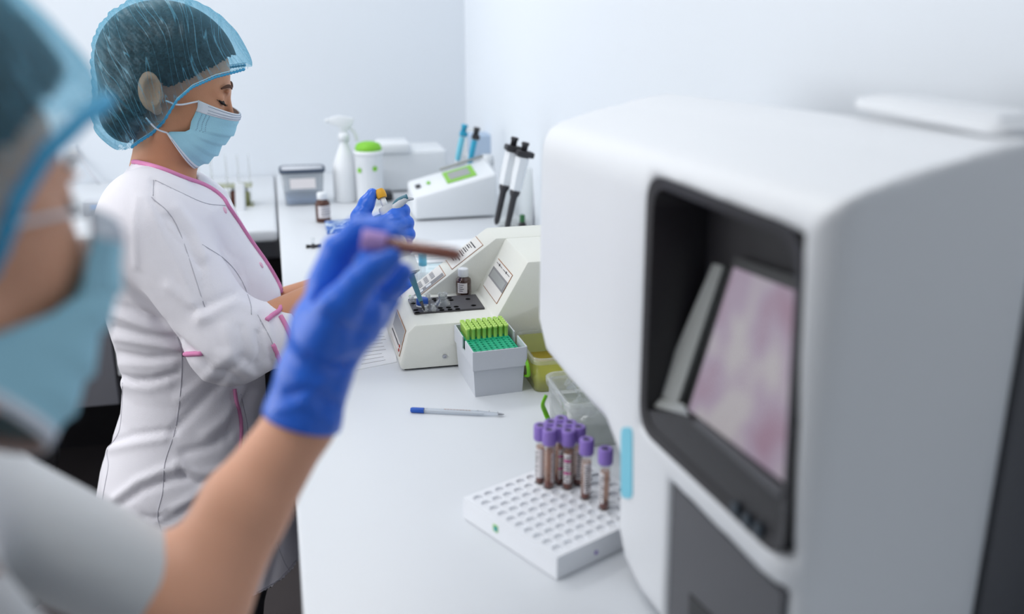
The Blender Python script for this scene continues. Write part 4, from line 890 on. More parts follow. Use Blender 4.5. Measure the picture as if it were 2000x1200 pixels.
def cap_uv(o, loc, par=None):
    """pleats run from the brow edge up and back; uv = (across pleats, along pleats)"""
    me = o.data; uv = me.uv_layers.new(name='pleats'); li = np.zeros(len(me.loops), np.int32); me.loops.foreach_get('vertex_index', li)
    a, b = loc[:, 0], loc[:, 2]
    c0 = pc(560, 250)
    ang = np.arctan2(b-c0[2], a-c0[0]); rr = np.hypot(a-c0[0], b-c0[2])
    s = (a*.86+b*.50)*70+.5*np.sin(rr*45); t = (-a*.5+b*.86)*5
    arr = np.stack([s, t], 1)[li].astype(np.float32); uv.data.foreach_set('uv', arr.ravel())
def local_nets(fn, lo, hi, h): return nets(fn, lo, hi, h)
def build_headgear(person, Hd, res=.003, grow=0.0, er=.0014):
    lo, hi = (-.19, -.11, -.16), (.15, .11, .16)
    vs, q = local_nets(cap_sdf, lo, hi, res); px, py = ppx(vs)
    # gathered edge: keep above the elastic line
    k = py < ycut(px, CUT)+1.2*np.sin(px*.9); v2, q2 = keepf(vs, q, k)
    o = qmesh('bouffant_cap', Hd.fr(v2), q2, CAPM, person); cap_uv(o, v2)
    # elastic band with frill ribs following the edge on both sides
    for side in (1, -1):
        pts = []
        for x in np.arange(250, 480, 3.0):
            y = ycut(np.array([x]), CUT)[0]; lo_, hi_ = 0.0, .13
            if cap_sdf(np.array([lp(x, y)]), False)[0] > -.004: continue
            for _ in range(22):
                mid = (lo_+hi_)/2
                if cap_sdf(np.array([lp(x, y, -mid)]), False)[0] < 0: lo_ = mid
                else: hi_ = mid
            b_ = lp(x, y, -lo_); pts.append(Hd.fr(np.array([b_[0], -side*b_[1], b_[2]])))
        bm = bmesh.new(); tubep(bm, pts, [er+.0014*(i % 2) for i in range(len(pts))], 6); mk('elastic_edge', bm, M['band'], o, True, world=True)
        pts2 = [p+Hd.R@np.array((0, side*.0008, .0040)) for p in pts]
        bm = bmesh.new(); tubep(bm, pts2, .0007, 5); mk('elastic_thread', bm, CAPM if False else mat('pale_thread%d' % side, '9fd6ea', .6), o, True, world=True)
    vs, q = local_nets(lambda P: hair_sdf(P)-grow, lo, hi, res*1.2); px, py = ppx(vs); k = py < ycut(px, HCUT); v2, q2 = keepf(vs, q, k)
    qmesh('hair', Hd.fr(v2), q2, M['hair'], person)
    return o
# mask : rows of (side px, centre px) in the standing worker's profile
MROWS = [((387, 195), (468, 221)), ((386, 209), (469, 228)), ((381, 222), (466, 238)), ((374, 236), (459, 252)), ((371, 252), (449, 267)), ((362, 256), (434, 281)), ((348, 256), (422, 300)), ((334, 256), (404, 316)), ((326, 259), (382, 327))]
def build_mask(person, Hd, shift=None, drop=0.0):
    rows = []
    n = 24; NSUB = 5; S_ = []; Cc = []
    for (sx, sy), (cx, cy) in MROWS: S_.append(lp(sx, sy, -.055)); Cc.append(lp(cx, cy))
    S_ = np.array(S_); Cc = np.array(Cc); m_ = len(MROWS)
    if shift: S_[:, 0] += np.array(shift)
    tt = np.linspace(0, m_-1, (m_-1)*NSUB+1)
    Si = np.stack([np.interp(tt, range(m_), S_[:, a]) for a in range(3)], 1); Ci = np.stack([np.interp(tt, range(m_), Cc[:, a]) for a in range(3)], 1)
    G = np.zeros((len(tt), 2*n+1, 3))
    for i in range(len(tt)):
        w = .059+.005*(i/len(tt))
        for k in range(-n, n+1):
            t = k/n; a = abs(t)*math.pi/2; bl = math.cos(a)**.72 if abs(t) < 1 else 0
            p = Si[i]+(Ci[i]-Si[i])*bl; p[1] = w*math.copysign(math.sin(a)**.9, t) if k else 0
            fold = 0
            r_ = tt[i]
            if 2.6 < r_ < 7.3: fold = .0022*(((r_-2.6)/1.15) % 1.0)*min(1, (1-abs(t))*6)
            p = p+np.array((fold*2.0, 0, -fold*.6-drop*max(0, i/len(tt)-.5)*2)); G[i, k+n] = p
    W_ = Hd.fr(G.reshape(-1, 3)).reshape(G.shape)
    def grid(name, i0, i1, m, par, lift=0.0, k0=0, k1=2*n):
        bm = bmesh.new(); X = [[bm.verts.new(tuple(W_[i, k])) for k in range(k0, k1+1)] for i in range(i0, i1+1)]
        for a in range(len(X)-1):
            for b in range(len(X[0])-1): bm.faces.new((X[a][b], X[a+1][b], X[a+1][b+1], X[a][b+1]))
        for f in bm.faces: f.smooth = True
        o = mk(name, bm, m, par, True, world=True); md = o.modifiers.new('solid', 'SOLIDIFY'); md.thickness = .0012+lift; md.offset = 0; return o
    L_ = len(tt)-1
    mo = grid('face_mask', 0, L_, M['mask'], person)
    grid('nose_strip', 0, 8, M['maskw'], mo, .0012); grid('chin_strip', L_-2, L_, M['maskw'], mo, .0012)
    def stitch(i, k0, k1, step=1, rad=.0005, m='stitch'):
        bm = bmesh.new()
        cp = W_[i]; 
        pts = [cp[k] for k in range(k0, k1+1)]; c = Hd.fr(np.array((0, 0, -.05)))
        for a, b in zip(pts[:-1], pts[1:]):
            for f0, f1 in ((.05, .28), (.38, .62), (.72, .95)):
                nrm = (a-c)/np.linalg.norm(a-c)*.0016; tubep(bm, [a+(b-a)*f0+nrm, a+(b-a)*f1+nrm], rad, 4)
        mk('stitching', bm, M[m], mo, world=True)
    stitch(2, 2, 2*n-2); stitch(5, 2, 2*n-2); stitch(7, 2, 2*n-2); stitch(L_-1, 1, 2*n-1)
    bm = bmesh.new()
    for i in range(9, 20):
        for k in (1, 2, 3):
            for kk in (k,):
                a = W_[i, kk]; c = Hd.fr(np.array((0, 0, -.05))); nrm = (a-c)/np.linalg.norm(a-c)
                tubep(bm, [a+nrm*.0009, a+nrm*.0016], .0007, 4)
    mk('weld_dots', bm, M['stitch'], mo, world=True)
    # ear loops
    for sd in (1, -1):
        for row, mid, end in ((1, (356, 195), (332, 186)), (L_-1, (314, 240), (296, 218))):
            a = G[row, 0 if sd < 0 else 2*n]; m1 = lp(*mid); e1 = lp(*end); m1[1] = sd*.073; e1[1] = sd*.084
            pts = rc_pts([Hd.fr(a), Hd.fr(m1), Hd.fr(e1)], 8); bm = bmesh.new(); tubep(bm, pts, .0014, 8); mk('ear_loop', bm, M['maskw'], mo, True, world=True)
    return mo
def face_details(person, Hd):
    for sd in (1, -1):
        bm = bmesh.new()
        pts = [(.0755, .046, .0200), (.0835, .038, .0250), (.0885, .027, .0250), (.0915, .014, .0205)]
        tubep(bm, [Hd.fr(np.array((a, sd*b, c))) for a, b, c in rc_pts(pts, 5)], [.0008+.0022*math.sin(.3+2.6*i/15) for i in range(16)], 6); mk('eyebrow', bm, M['brow'], person, True, world=True)
        bm = bmesh.new()
        arc = [(.0660, .0450, .0050), (.0745, .040, .0005), (.0800, .0335, -.0035), (.0825, .0265, -.0045), (.0815, .0185, -.0025)]
        ap = rc_pts(arc, 5); tubep(bm, [Hd.fr(np.array((a, sd*b, c))) for a, b, c in ap], [.0008+.0021*math.sin(.2+2.7*i/len(ap)) for i in range(len(ap))], 6)
        for k in range(2, len(ap)-1):
            a, b, c = ap[k]; p0 = np.array((a, sd*b, c)); p1 = p0+np.array((.0045, sd*.0010, -.0035)); p2 = p0+np.array((.0080, sd*.0016, -.0028)); tubep(bm, [Hd.fr(p0), Hd.fr(p1), Hd.fr(p2)], [.0005, .0004, .0001], 4)
        mk('eyelashes', bm, M['lash'], person, True, world=True)
        bm = bmesh.new(); lc = [(.0735, .041, -.004), (.080, .034, -.0015), (.082, .027, -.001), (.0815, .020, -.003)]
# ================================================================ standing worker
w1 = thing('person', (-.20, YW, 0), 'woman in profile pipetting at the bench, white coat with pink piping, blue cap and mask', 'person')
# --- coat profile rows: (py, x left, x right, half width, centre-depth offset)
ROWS = [(306, 262, 366, .060), (322, 252, 374, .066), (345, 234, 392, .085), (365, 217, 420, .115), (390, 204, 446, .148), (430, 192, 464, .165), (480, 189, 492, .17), (530, 193, 524, .160), (575, 200, 548, .150), (605, 207, 551, .145),
        (650, 222, 538, .136), (700, 234, 524, .130), (740, 240, 518, .132), (790, 235, 521, .142), (840, 218, 528, .155), (900, 195, 540, .168), (960, 184, 556, .176), (1010, 187, 572, .180), (1060, 197, 586, .184), (1120, 212, 600, .190), (1190, 225, 610, .195)]
def rowtab():
    z = []; a = []; b = []; w = []
    for py, xl, xr, hw in ROWS:
        pl, pr_ = V(xl, py, YW), V(xr, py, YW); zz = V((xl+xr)/2, py, YW)[2]; z.append(zz); a.append(pl[0]); b.append(pr_[0]); w.append(hw)
    o = np.argsort(z); return [np.array(t)[o] for t in (z, a, b, w)]
RZ, RA, RB_, RW = rowtab()
def torso_sdf(P, shrink=0.0):
    z = P[:, 2]; a = np.interp(z, RZ, RA); b = np.interp(z, RZ, RB_); w = np.interp(z, RZ, RW)-shrink; c = (a+b)/2; r = (b-a)/2-shrink
    # back and chest outline lean with height: superellipse section
    k = (np.abs((P[:, 0]-c)/r)**2.25+np.abs((P[:, 1]-YW)/w)**2.25)**(1/2.25)
    return (k-1)*np.minimum(r, w)*.92
def prof_clip(P, poly, sc=1160.0):
    Q = np.array(P, float).copy(); Q[:, 1] = YW-np.abs(Q[:, 1]-YW); a, b, _ = proj(Q); return (np.interp(a, [p[0] for p in poly], [p[1] for p in poly])-b)/sc
COLLAR = [(150, 306), (256, 311), (300, 322), (350, 342), (400, 358), (425, 374), (446, 402), (600, 402)]
HEMZ = .452
SH, EL, WR = V(292, 440, 1.615), V(452, 672, 1.560), V(668, 562, 1.615)
SH2, EL2, WR2 = V(330, 430, 1.93), V(500, 618, 1.92), V(640, 563, 1.86)
CUF = EL+(V(566, 655, 1.585)-EL)*1.0; CU2 = V(544, 598, 1.90)
fdir = (CUF-EL)/np.linalg.norm(CUF-EL); fd2 = (CU2-EL2)/np.linalg.norm(CU2-EL2)
def coat_sdf(P):
    d = torso_sdf(P)
    d = smin(d, s_el(P, V(296, 432, 1.645), (.082, .075, .085)), .05)         # shoulder cap
    up = s_rc(P, V(300, 450, 1.615), V(440, 655, 1.560), .067, .060)
    fo = s_rc(P, V(446, 662, 1.560), CUF+fdir*.03, .058, .050)
    arm = smin(up, fo, .035); arm = smin(arm, s_el(P, V(452, 688, 1.56), (.055, .05, .052)), .03)
    arm = smax(arm, (P-CUF)@fdir, .003)
    d = smin(d, arm, .022)
    a2 = smin(s_rc(P, SH2, EL2, .062, .055), s_rc(P, EL2, CU2+fd2*.03, .052, .044), .03); a2 = smax(a2, (P-CU2)@fd2, .003)
    d = smin(d, a2, .03)
    d = smax(d, HEMZ-P[:, 2], .003)
    d = smax(d, prof_clip(P, COLLAR), .003)
    # sleeve openings are hollow
    d = smax(d, -s_rc(P, CUF-fdir*.03, CUF+fdir*.05, .044, .044), .002)
    d = smax(d, -s_rc(P, CU2-fd2*.02, CU2+fd2*.05, .038, .038), .002)
    # neck opening
    d = smax(d, -s_rc(P, V(322, 290, YW), V(325, 345, YW), .054, .050), .003)
    return d
vs, q = nets(coat_sdf, (-.47, 1.40, .43), (.14, 2.08, 1.28), .0055)
def creases(vs, q, table):
    nv = vnormals(vs, q); px, py, _ = proj(vs); face = np.clip(-(nv@Fv)*2.0, 0, 1); D_ = np.zeros(len(vs))
    for poly, amp, wid in table: D_ += amp*np.exp(-(polydist(px, py, poly)/wid)**2)
    return vs+nv*(D_*face)[:, None]
mm = .001
CR = [
 # shoulder / upper sleeve seam and folds
 ([(300, 350), (296, 385), (330, 450), (395, 520), (400, 600)], -2.5*mm, 4), ([(270, 385), (262, 430), (266, 520)], 2*mm, 7), ([(285, 385), (320, 470), (350, 520), (390, 620)], 2.2*mm, 6),
 ([(345, 405), (380, 450), (400, 500)], 4*mm, 9), ([(330, 425), (365, 465), (392, 520)], -4*mm, 8), ([(395, 430), (440, 480), (470, 540)], -3*mm, 8), ([(400, 400), (450, 460), (480, 500)], 3*mm, 8),
 # sleeve underside and elbow
 ([(205, 560), (250, 600), (300, 625), (350, 670), (410, 720), (470, 745)], -7*mm, 9), ([(390, 628), (430, 604), (462, 590), (500, 606)], 3.5*mm, 12), ([(380, 606), (425, 588), (455, 574)], -3.5*mm, 8),
 ([(330, 560), (380, 600), (400, 620)], 3*mm, 10), ([(505, 650), (510, 690), (500, 710)], -6*mm, 6), ([(518, 650), (522, 690)], 4*mm, 6), ([(430, 690), (470, 720), (500, 735)], 3*mm, 9), ([(470, 640), (480, 700), (520, 745)], -3*mm, 8), ([(440, 640), (455, 700)], 2.5*mm, 8),
 # sleeve cuff turn-back
 ([(520, 628), (536, 690), (556, 748)], 4*mm, 7), ([(512, 630), (526, 690), (546, 745)], -4*mm, 5),
 # chest
 ([(460, 420), (500, 480), (530, 530), (540, 580)], 2*mm, 8), ([(430, 480), (470, 510), (490, 560), (492, 600)], -2.5*mm, 6), ([(420, 470), (440, 500), (460, 560)], 2*mm, 8), ([(300, 355), (350, 370), (400, 395), (440, 403)], -3*mm, 4),
 # back, waist bunching
 ([(200, 500), (240, 560), (290, 620)], 3*mm, 10), ([(205, 590), (260, 612), (320, 630)], -4*mm, 7), ([(212, 612), (270, 632), (330, 650)], 4*mm, 7), ([(222, 640), (280, 655), (345, 665)], -4.5*mm, 6), ([(228, 662), (290, 672), (350, 680)], 4*mm, 7),
 ([(232, 690), (290, 700), (350, 695)], -4*mm, 6), ([(238, 712), (300, 715), (345, 705)], 4*mm, 7), ([(238, 735), (260, 745), (300, 742), (345, 728)], -6*mm, 5), ([(245, 725), (300, 728), (340, 718)], 3*mm, 6), ([(236, 752), (290, 760), (330, 750)], 3*mm, 9),
 # skirt folds radiating to the front
 ([(470, 700), (420, 760), (370, 810), (340, 840)], -5*mm, 9), ([(450, 690), (400, 740), (350, 780)], 4*mm, 10), ([(490, 760), (460, 830), (420, 870), (360, 885)], -5*mm, 9), ([(470, 770), (440, 820), (400, 850)], 4*mm, 10),
 ([(215, 865), (260, 850), (320, 842), (340, 845)], -4*mm, 6), ([(205, 880), (260, 868), (320, 858)], 4*mm, 9), ([(225, 975), (270, 940), (320, 918), (352, 912)], 6*mm, 9), ([(230, 990), (275, 960), (330, 940), (360, 935)], -6*mm, 8),
 ([(352, 910), (360, 935), (385, 947), (430, 940)], -6*mm, 6), ([(345, 905), (372, 920), (400, 925), (440, 915)], 4*mm, 8), ([(440, 930), (380, 970), (320, 1005)], 4*mm, 9), ([(430, 960), (370, 995), (310, 1030)], -4*mm, 8), ([(280, 1010), (300, 1015), (330, 1000)], -4*mm, 6),
 ([(240, 1060), (330, 1050), (430, 1000)], -3*mm, 12), ([(455, 755), (458, 800), (445, 860)], -3*mm, 5), ([(500, 780), (490, 850), (480, 900)], 3*mm, 8), ([(555, 1020), (545, 1080), (530, 1140)], -3*mm, 7), ([(535, 1030), (520, 1090), (510, 1150)], 3*mm, 8),
 ([(232, 770), (205, 880), (200, 1000)], 2.5*mm, 6)]
vs = creases(vs, q, CR)
coat = qmesh('lab_coat', vs, q, M['coat'], w1); BC = bvh_of(vs, q)
def on_coat(bvh, pts, par, name, m, rad, lift, n=6, flat=1.0, k=6, cl=False):
    P = [cast(bvh, x, y, lift) for x, y in [tuple(p) for p in rc_pts([np.array(p, float) for p in pts], k)]]
    bm = bmesh.new(); tubep(bm, P, rad, n, flat=flat, closed=cl); return mk(name, bm, m, par, True, world=True)
PK = M['piping']
on_coat(BC, [(258, 316), (285, 322), (320, 333), (355, 347), (395, 361), (420, 375), (436, 390), (445, 405), (462, 430), (488, 470), (515, 508), (533, 537), (546, 563), (549, 585), (546, 606), (530, 618), (521, 626)], coat, 'pink_piping', PK, .0040, .0015)
on_coat(BC, [(548, 618), (560, 640), (572, 668), (581, 694)], coat, 'cuff_piping', PK, .0042, .001)
on_coat(BC, [(533, 673), (542, 695), (550, 720), (553, 746)], coat, 'cuff_slit_piping', PK, .0038, .001)
on_coat(BC, [(357, 692), (372, 692), (394, 690)], coat, 'waist_tab_piping', PK, .0042, .001, k=4)
on_coat(BC, [(458, 760), (462, 785), (470, 820), (470, 860), (465, 890), (448, 915)], coat, 'pocket_piping', PK, .0034, .001)
sm = mat('seam_thread', 'b9b8c2', .8)
for pts in ([(303, 352), (350, 375), (400, 397), (440, 402)], [(300, 352), (299, 383)], [(296, 385), (345, 440), (400, 600)], [(395, 478), (440, 508), (470, 545), (488, 590), (491, 615)], [(347, 658), (355, 692), (353, 760), (342, 840), (322, 905), (318, 960), (308, 1010), (322, 1055)], [(240, 748), (238, 800), (232, 845), (210, 880), (212, 910), (203, 960), (198, 1000), (205, 1035)], [(503, 615), (533, 672), (556, 745)], [(470, 770), (483, 830), (486, 880)], [(540, 1060), (556, 1100), (575, 1130)], [(500, 1157), (540, 1135), (578, 1095)]):
    on_coat(BC, pts, coat, 'seam', sm, .0007, .0003, 4)
for x, y in ((439, 411), (510, 518)):
    p = cast(BC, x, y, 0); p1 = cast(BC, x, y, .01); bm = bmesh.new(); lathe(bm, [(.0058, -.001), (.0058, .001), (.0045, .0018)], 20, M4=align(p, p1)); mk('snap_button', bm, M['pinkpat'], coat, True, world=True)
# --- body : one skin surface
GH = V(742, 446, 1.66)
def body_sdf(P):
    q_ = H1.to(P); d = head_sdf(q_)
    d = smin(d, s_rc(P, V(324, 250, YW), V(317, 345, YW), .049, .050), .03); d = smin(d, s_rc(P, V(317, 350, YW), V(310, 450, YW), .050, .06), .02)
    for s_, e_, w_ in ((SH, EL, WR), (SH2, EL2, WR2)):
        d = smin(d, s_rc(P, s_, e_, .045, .038), .02); d = smin(d, s_rc(P, e_, w_, .040, .027), .02)
    d = smin(d, torso_sdf(P, .03)+np.clip((P[:, 2]-V(300, 390, YW)[2]), 0, 1), .03)
    return d
vs, q = nets(body_sdf, (-.38, 1.48, .60), (.20, 2.06, 1.49), .0036)
qmesh('body', vs, q, M['skin'], w1)
build_headgear(w1, H1); build_mask(w1, H1); face_details(w1, H1)
# legs and shoes, below the hem
def leg_sdf(P):
    d = 1e3
    for dy in (-.085, .085):
        h = np.array((-.14, YW+dy*.9, .60)); k = np.array((-.13, YW+dy, .44)); f = np.array((-.17, YW+dy, .09)); e = chain(P, [h, k, f], [.070, .055, .045], .02); d = e if isinstance(d, float) else np.minimum(d, e)
    return d
vs, q = nets(leg_sdf, (-.30, 1.58, .05), (.0, 1.96, .62), .01); qmesh('trousers', vs, q, M['trouser'], w1)
for dy in (-.085, .085):
    def shoe(P, dy=dy):
        d = s_rc(P, (-.20, YW+dy, .045), (-.03, YW+dy, .035), .042, .034); d = smin(d, s_el(P, (-.18, YW+dy, .08), (.05, .042, .04)), .02); return smax(d, .002-P[:, 2], .004)
    vs, q = nets(shoe, (-.27, YW+dy-.06, -.01), (.03, YW+dy+.06, .14), .006); qmesh('shoe', vs, q, M['shoe'], w1)
# --- pipetting glove: lower hand wraps the pipette, thumb on top
def DD(x, y, d): return D(x, y, d)
PD = 1.640
k1 = PD/FPX
PA, PB = DD(741, 372, PD), DD(829, 607, 1.565+.055)        # pipette axis: button top and tip
pd = (PB-PA)/np.linalg.norm(PB-PA)
def glove1(P):
    wr = DD(672, 560, PD-.01); palm = DD(738, 470, PD+.005)
    d = s_rc(P, DD(655, 575, PD-.01), wr, .031, .030)
    d = smin(d, s_rc(P, wr, palm, .029, .034), .02); d = smin(d, s_rc(P, DD(722, 480, PD+.01), DD(768, 440, PD-.002), .030, .024), .02)
    # fingers: knuckle -> middle joint -> around the far side of the handle
    for (a, b, c, e, r) in (((765, 422, -.006), (789, 412, .006), (785, 424, .034), (760, 428, .044), .0118), ((772, 440, -.008), (797, 436, .006), (790, 447, .036), (765, 448, .046), .0118), ((776, 460, -.006), (800, 458, .006), (793, 468, .034), (768, 470, .044), .0112), ((780, 482, -.002), (797, 484, .008), (789, 492, .032), (768, 492, .040), .0100)):
        f = chain(P, [DD(a[0], a[1], PD+a[2]), DD(b[0]-3, b[1], PD+b[2]), DD(c[0], c[1], PD+c[2]), DD(e[0], e[1], PD+e[2])], [r*1.12, r*1.05, r, r*.85], .003)
        d = smin(d, f, .0045)
    th = chain(P, [DD(705, 465, PD-.006), DD(704, 425, PD-.008), DD(716, 398, PD-.003), DD(727, 379, PD+.0)], [.022, .0155, .0125, .0095], .006)
    return smin(d, th, .010)
lo = DD(640, 600, PD)-.06; 
vs, q = nets(glove1, GH-np.array((.20, .13, .20)), GH+np.array((.10, .12, .12)), .0024)
GC = [([(712, 440), (722, 450), (735, 452)], -1.6*mm, 3), ([(700, 455), (715, 462), (738, 462)], -1.4*mm, 3), ([(775, 398), (785, 405), (792, 415)], -.8*mm, 2.5), ([(760, 432), (780, 430), (795, 422)], -1.4*mm, 2.5), ([(758, 452), (780, 452), (800, 445)], -1.4*mm, 2.5), ([(706, 412), (714, 416), (722, 414)], -1*mm, 2.5), ([(745, 425), (765, 418), (780, 418)], .8*mm, 3), ([(740, 440), (760, 438)], .8*mm, 3)]
vs = creases(vs, q, GC)
qmesh('glove', vs, q, M['glove'], w1)
def glove1b(P):
    w_ = WR2; d = s_rc(P, w_, w_+np.array((.05, -.01, -.005)), .030, .030); pm_ = w_+np.array((.075, -.012, -.008)); d = smin(d, s_el(P, pm_, (.045, .022, .034)), .02)
    for k, (dz, L_) in enumerate(((.026, .062), (.009, .070), (-.009, .066), (-.025, .052))):
        a = pm_+np.array((.030, 0, dz)); b = a+np.array((L_*.5, -.008, -.004)); c = b+np.array((L_*.35, -.022, -.006)); d = smin(d, chain(P, [a, b, c], [.0105, .0098, .0088]), .004)
    d = smin(d, chain(P, [pm_+np.array((-.02, -.01, .025)), pm_+np.array((.01, -.03, .038)), pm_+np.array((.035, -.035, .036))], [.015, .012, .0095]), .008)
    return d
vs, q = nets(glove1b, WR2-np.array((.05, .09, .08)), WR2+np.array((.21, .06, .08)), .0032); qmesh('glove', vs, q, M['glove'], w1)
# --- the pipette
pip = thing('pipette', PA, 'teal and white hand pipette with yellow button held over the black block', 'pipette')
pm = align(PA, PB); PL_ = np.linalg.norm(PB-PA)
side = Vector(Rv)*.9+Vector(Uv)*.44
zc_ = (Vector(PB)-Vector(PA)).normalized(); xc_ = (side-zc_*side.dot(zc_)).normalized(); yc_ = zc_.cross(xc_)
PM = Matrix(((xc_.x, yc_.x, zc_.x, PA[0]), (xc_.y, yc_.y, zc_.y, PA[1]), (xc_.z, yc_.z, zc_.z, PA[2]), (0, 0, 0, 1)))
def PP(bm, nm, m, par=pip, sm_=True): return mk(nm, bm, m, par, sm_, world=True)
bm = bmesh.new(); lathe(bm, [(.0005, -.002), (.006, -.0015), (.0085, .003), (.0088, .010), (.0080, .014), (.0005, .014)], 24, M4=PM); autos(PP(bm, 'button', M['yellow']), .9)
bm = bmesh.new(); lathe(bm, [(.0050, .013), (.0052, .034)], 20, M4=PM); PP(bm, 'plunger_rod', M['white'])
bm = bmesh.new(); lathe(bm, [(.0085, .032), (.0120, .030), (.0128, .033), (.0135, .045), (.0125, .060), (.012, .12), (.010, .150)], 28, M4=PM, cap=False); lathe(bm, [(.0085, .032), (.0085, .045), (.0005, .045)], 28, M4=PM, cap=False); autos(PP(bm, 'handle', M['box']), .7)
bm = bmesh.new(); tubep(bm, [PM @ Vector(p) for p in [(tuple(x)) for x in rc_pts([(.010, 0, .040), (.022, 0, .034), (.036, 0, .030), (.048, 0, .034)], 5)]], [.0085, .0085, .008, .0078, .0075, .007, .007, .0065, .006, .006, .005, .004, .004, .003, .0025, .0015], 12, flat=1.0); PP(bm, 'finger_hook', M['box'])
bm = bmesh.new(); tubep(bm, [PM @ Vector(p) for p in [(tuple(x)) for x in rc_pts([(.014, 0, .0345), (.024, 0, .0285), (.040, 0, .0275)], 6)]], .0055, 10); PP(bm, 'hook_inlay', M['teal2'])
bm = bmesh.new(); abox(bm, np.array((-.024, -.008, .038)), np.array((-.010, .008, .056)), .003, 2, M4=PM); autos(PP(bm, 'ejector_lever', M['teal2'], sm_=False))
# engraved mark on the hook : two glyph strokes like the photo's XL
bm = bmesh.new()
def st(a, b): tubep(bm, [PM @ Vector(a), PM @ Vector(b)], .0004, 4)
for (a, b) in (((.020, -.0056, .026), (.024, -.0056, .031)), ((.024, -.0056, .026), (.020, -.0056, .031)), ((.026, -.0056, .0255), (.026, -.0056, .030)), ((.026, -.0056, .030), (.029, -.0056, .0295))): st(a, b)
PP(bm, 'printed_letters', M['ink'])
s0 = PL_*.52
bm = bmesh.new(); lathe(bm, [(.010, .140), (.0165, .148), (.0165, s0+.010), (.0150, s0+.022), (.013, s0+.026)], 28, M4=PM); autos(PP(bm, 'lower_collar', M['white']), .7)
bm = bmesh.new(); lathe(bm, [(.0115, s0+.022), (.0125, s0+.026), (.0115, s0+.032), (.0055, s0+.040), (.0036, PL_-.018), (.0032, PL_-.016)], 24, M4=PM); autos(PP(bm, 'tip_cone', M['teal2']), .7)
bm = bmesh.new(); lathe(bm, [(.0030, PL_-.018), (.0022, PL_-.006), (.0010, PL_)], 14, M4=PM); PP(bm, 'tip_end', M['dark'])
# ================================================================ foreground worker
w2 = thing('person', (-.25, .60, 0), 'blurred woman closest to the camera at left, gloved hand raising a blood tube', 'person')
ph = math.radians(42.5)
f2 = np.array([math.cos(ph)*math.cos(.18), math.sin(ph)*math.cos(.18), -math.sin(.18)]); H2 = Head(D(-210, 410, .526), f2, -.25)
O2 = H2.o; fz = np.array([math.cos(ph), math.sin(ph), 0]); rz_ = np.array([math.sin(ph), -math.cos(ph), 0])
SL2 = O2+np.array((0, 0, -.27))-rz_*.165-fz*.02; SR2 = O2+np.array((0, 0, -.27))+rz_*.165-fz*.02
E2, M2, C2 = D(372, 1185, .765), D(478, 992, .79), D(588, 826, .805)
ER = SR2+np.array((0, 0, -.27))-fz*.02; WRr = ER+np.array((0, 0, -.20))+fz*.06
SL2 = D(-160, 925, .73)
B2c = O2+np.array((0, 0, -.45))-fz*.06
B2R = np.stack([fz, -rz_, np.array([0, 0, 1.0])], 1)
def torso2(P, k=0.0):
    d = s_el(P, O2+np.array((0, 0, -.44))-fz*.065, (.105-k, .155-k, .24-k), B2R)
    d = smin(d, s_el(P, O2+np.array((0, 0, -.72))-fz*.075, (.125-k, .165-k, .26-k), B2R), .06)
    d = smin(d, s_rc(P, SR2-fz*.02, O2+np.array((0, 0, -.24))-fz*.05, .055-k, .06-k), .04)
    return smin(d, s_rc(P, SL2, O2+np.array((0, 0, -.26))-fz*.05, .052-k, .06-k), .04)
def coat2(P):
    d = torso2(P)
    n_ = (E2-SL2)/np.linalg.norm(E2-SL2)
    up = s_rc(P, SL2, E2+n_*.02, .046, .040); up = smax(up, (P-(E2-n_*.004))@n_, .012)
    d = smin(d, up, .03)
    ru = s_rc(P, SR2, ER, .055, .048); d = smin(d, ru, .03)
    d = smax(d, .48-P[:, 2], .003)
    return smax(d, -s_rc(P, O2+np.array((0, 0, -.25))-fz*.045, O2+np.array((0, 0, -.1))-fz*.03, .055, .055), .003)
vs, q = nets(coat2, (-.62, .08, .46), (.10, .98, 1.24), .008)
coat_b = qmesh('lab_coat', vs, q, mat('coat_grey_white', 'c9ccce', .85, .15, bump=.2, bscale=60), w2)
def body2(P):
    d = head_sdf(H2.to(P))
    d = smin(d, s_rc(P, O2+np.array((0, 0, -.10))-fz*.035, O2+np.array((0, 0, -.27))-fz*.055, .052, .056), .03)
    d = smin(d, torso2(P, .03), .03)
    d = smin(d, s_rc(P, SL2, E2, .040, .038), .02); d = smin(d, chain(P, [E2, M2, C2], [.042, .0345, .0265], .01), .02); d = smin(d, s_rc(P, C2, D(640, 700, .80), .0265, .022), .01)
    return smin(d, chain(P, [SR2, ER, WRr], [.045, .038, .026], .01), .02)
vs, q = nets(body2, (-.62, .08, .60), (.12, .98, 1.53), .0055)
qmesh('body', vs, q, M['skin2'], w2)
build_headgear(w2, H2, .004, .010, .004); build_mask(w2, H2, (.030, .030, .030, .028, .024, .012, -.004, -.020, -.028), .018); face_details(w2, H2)
G2 = .80
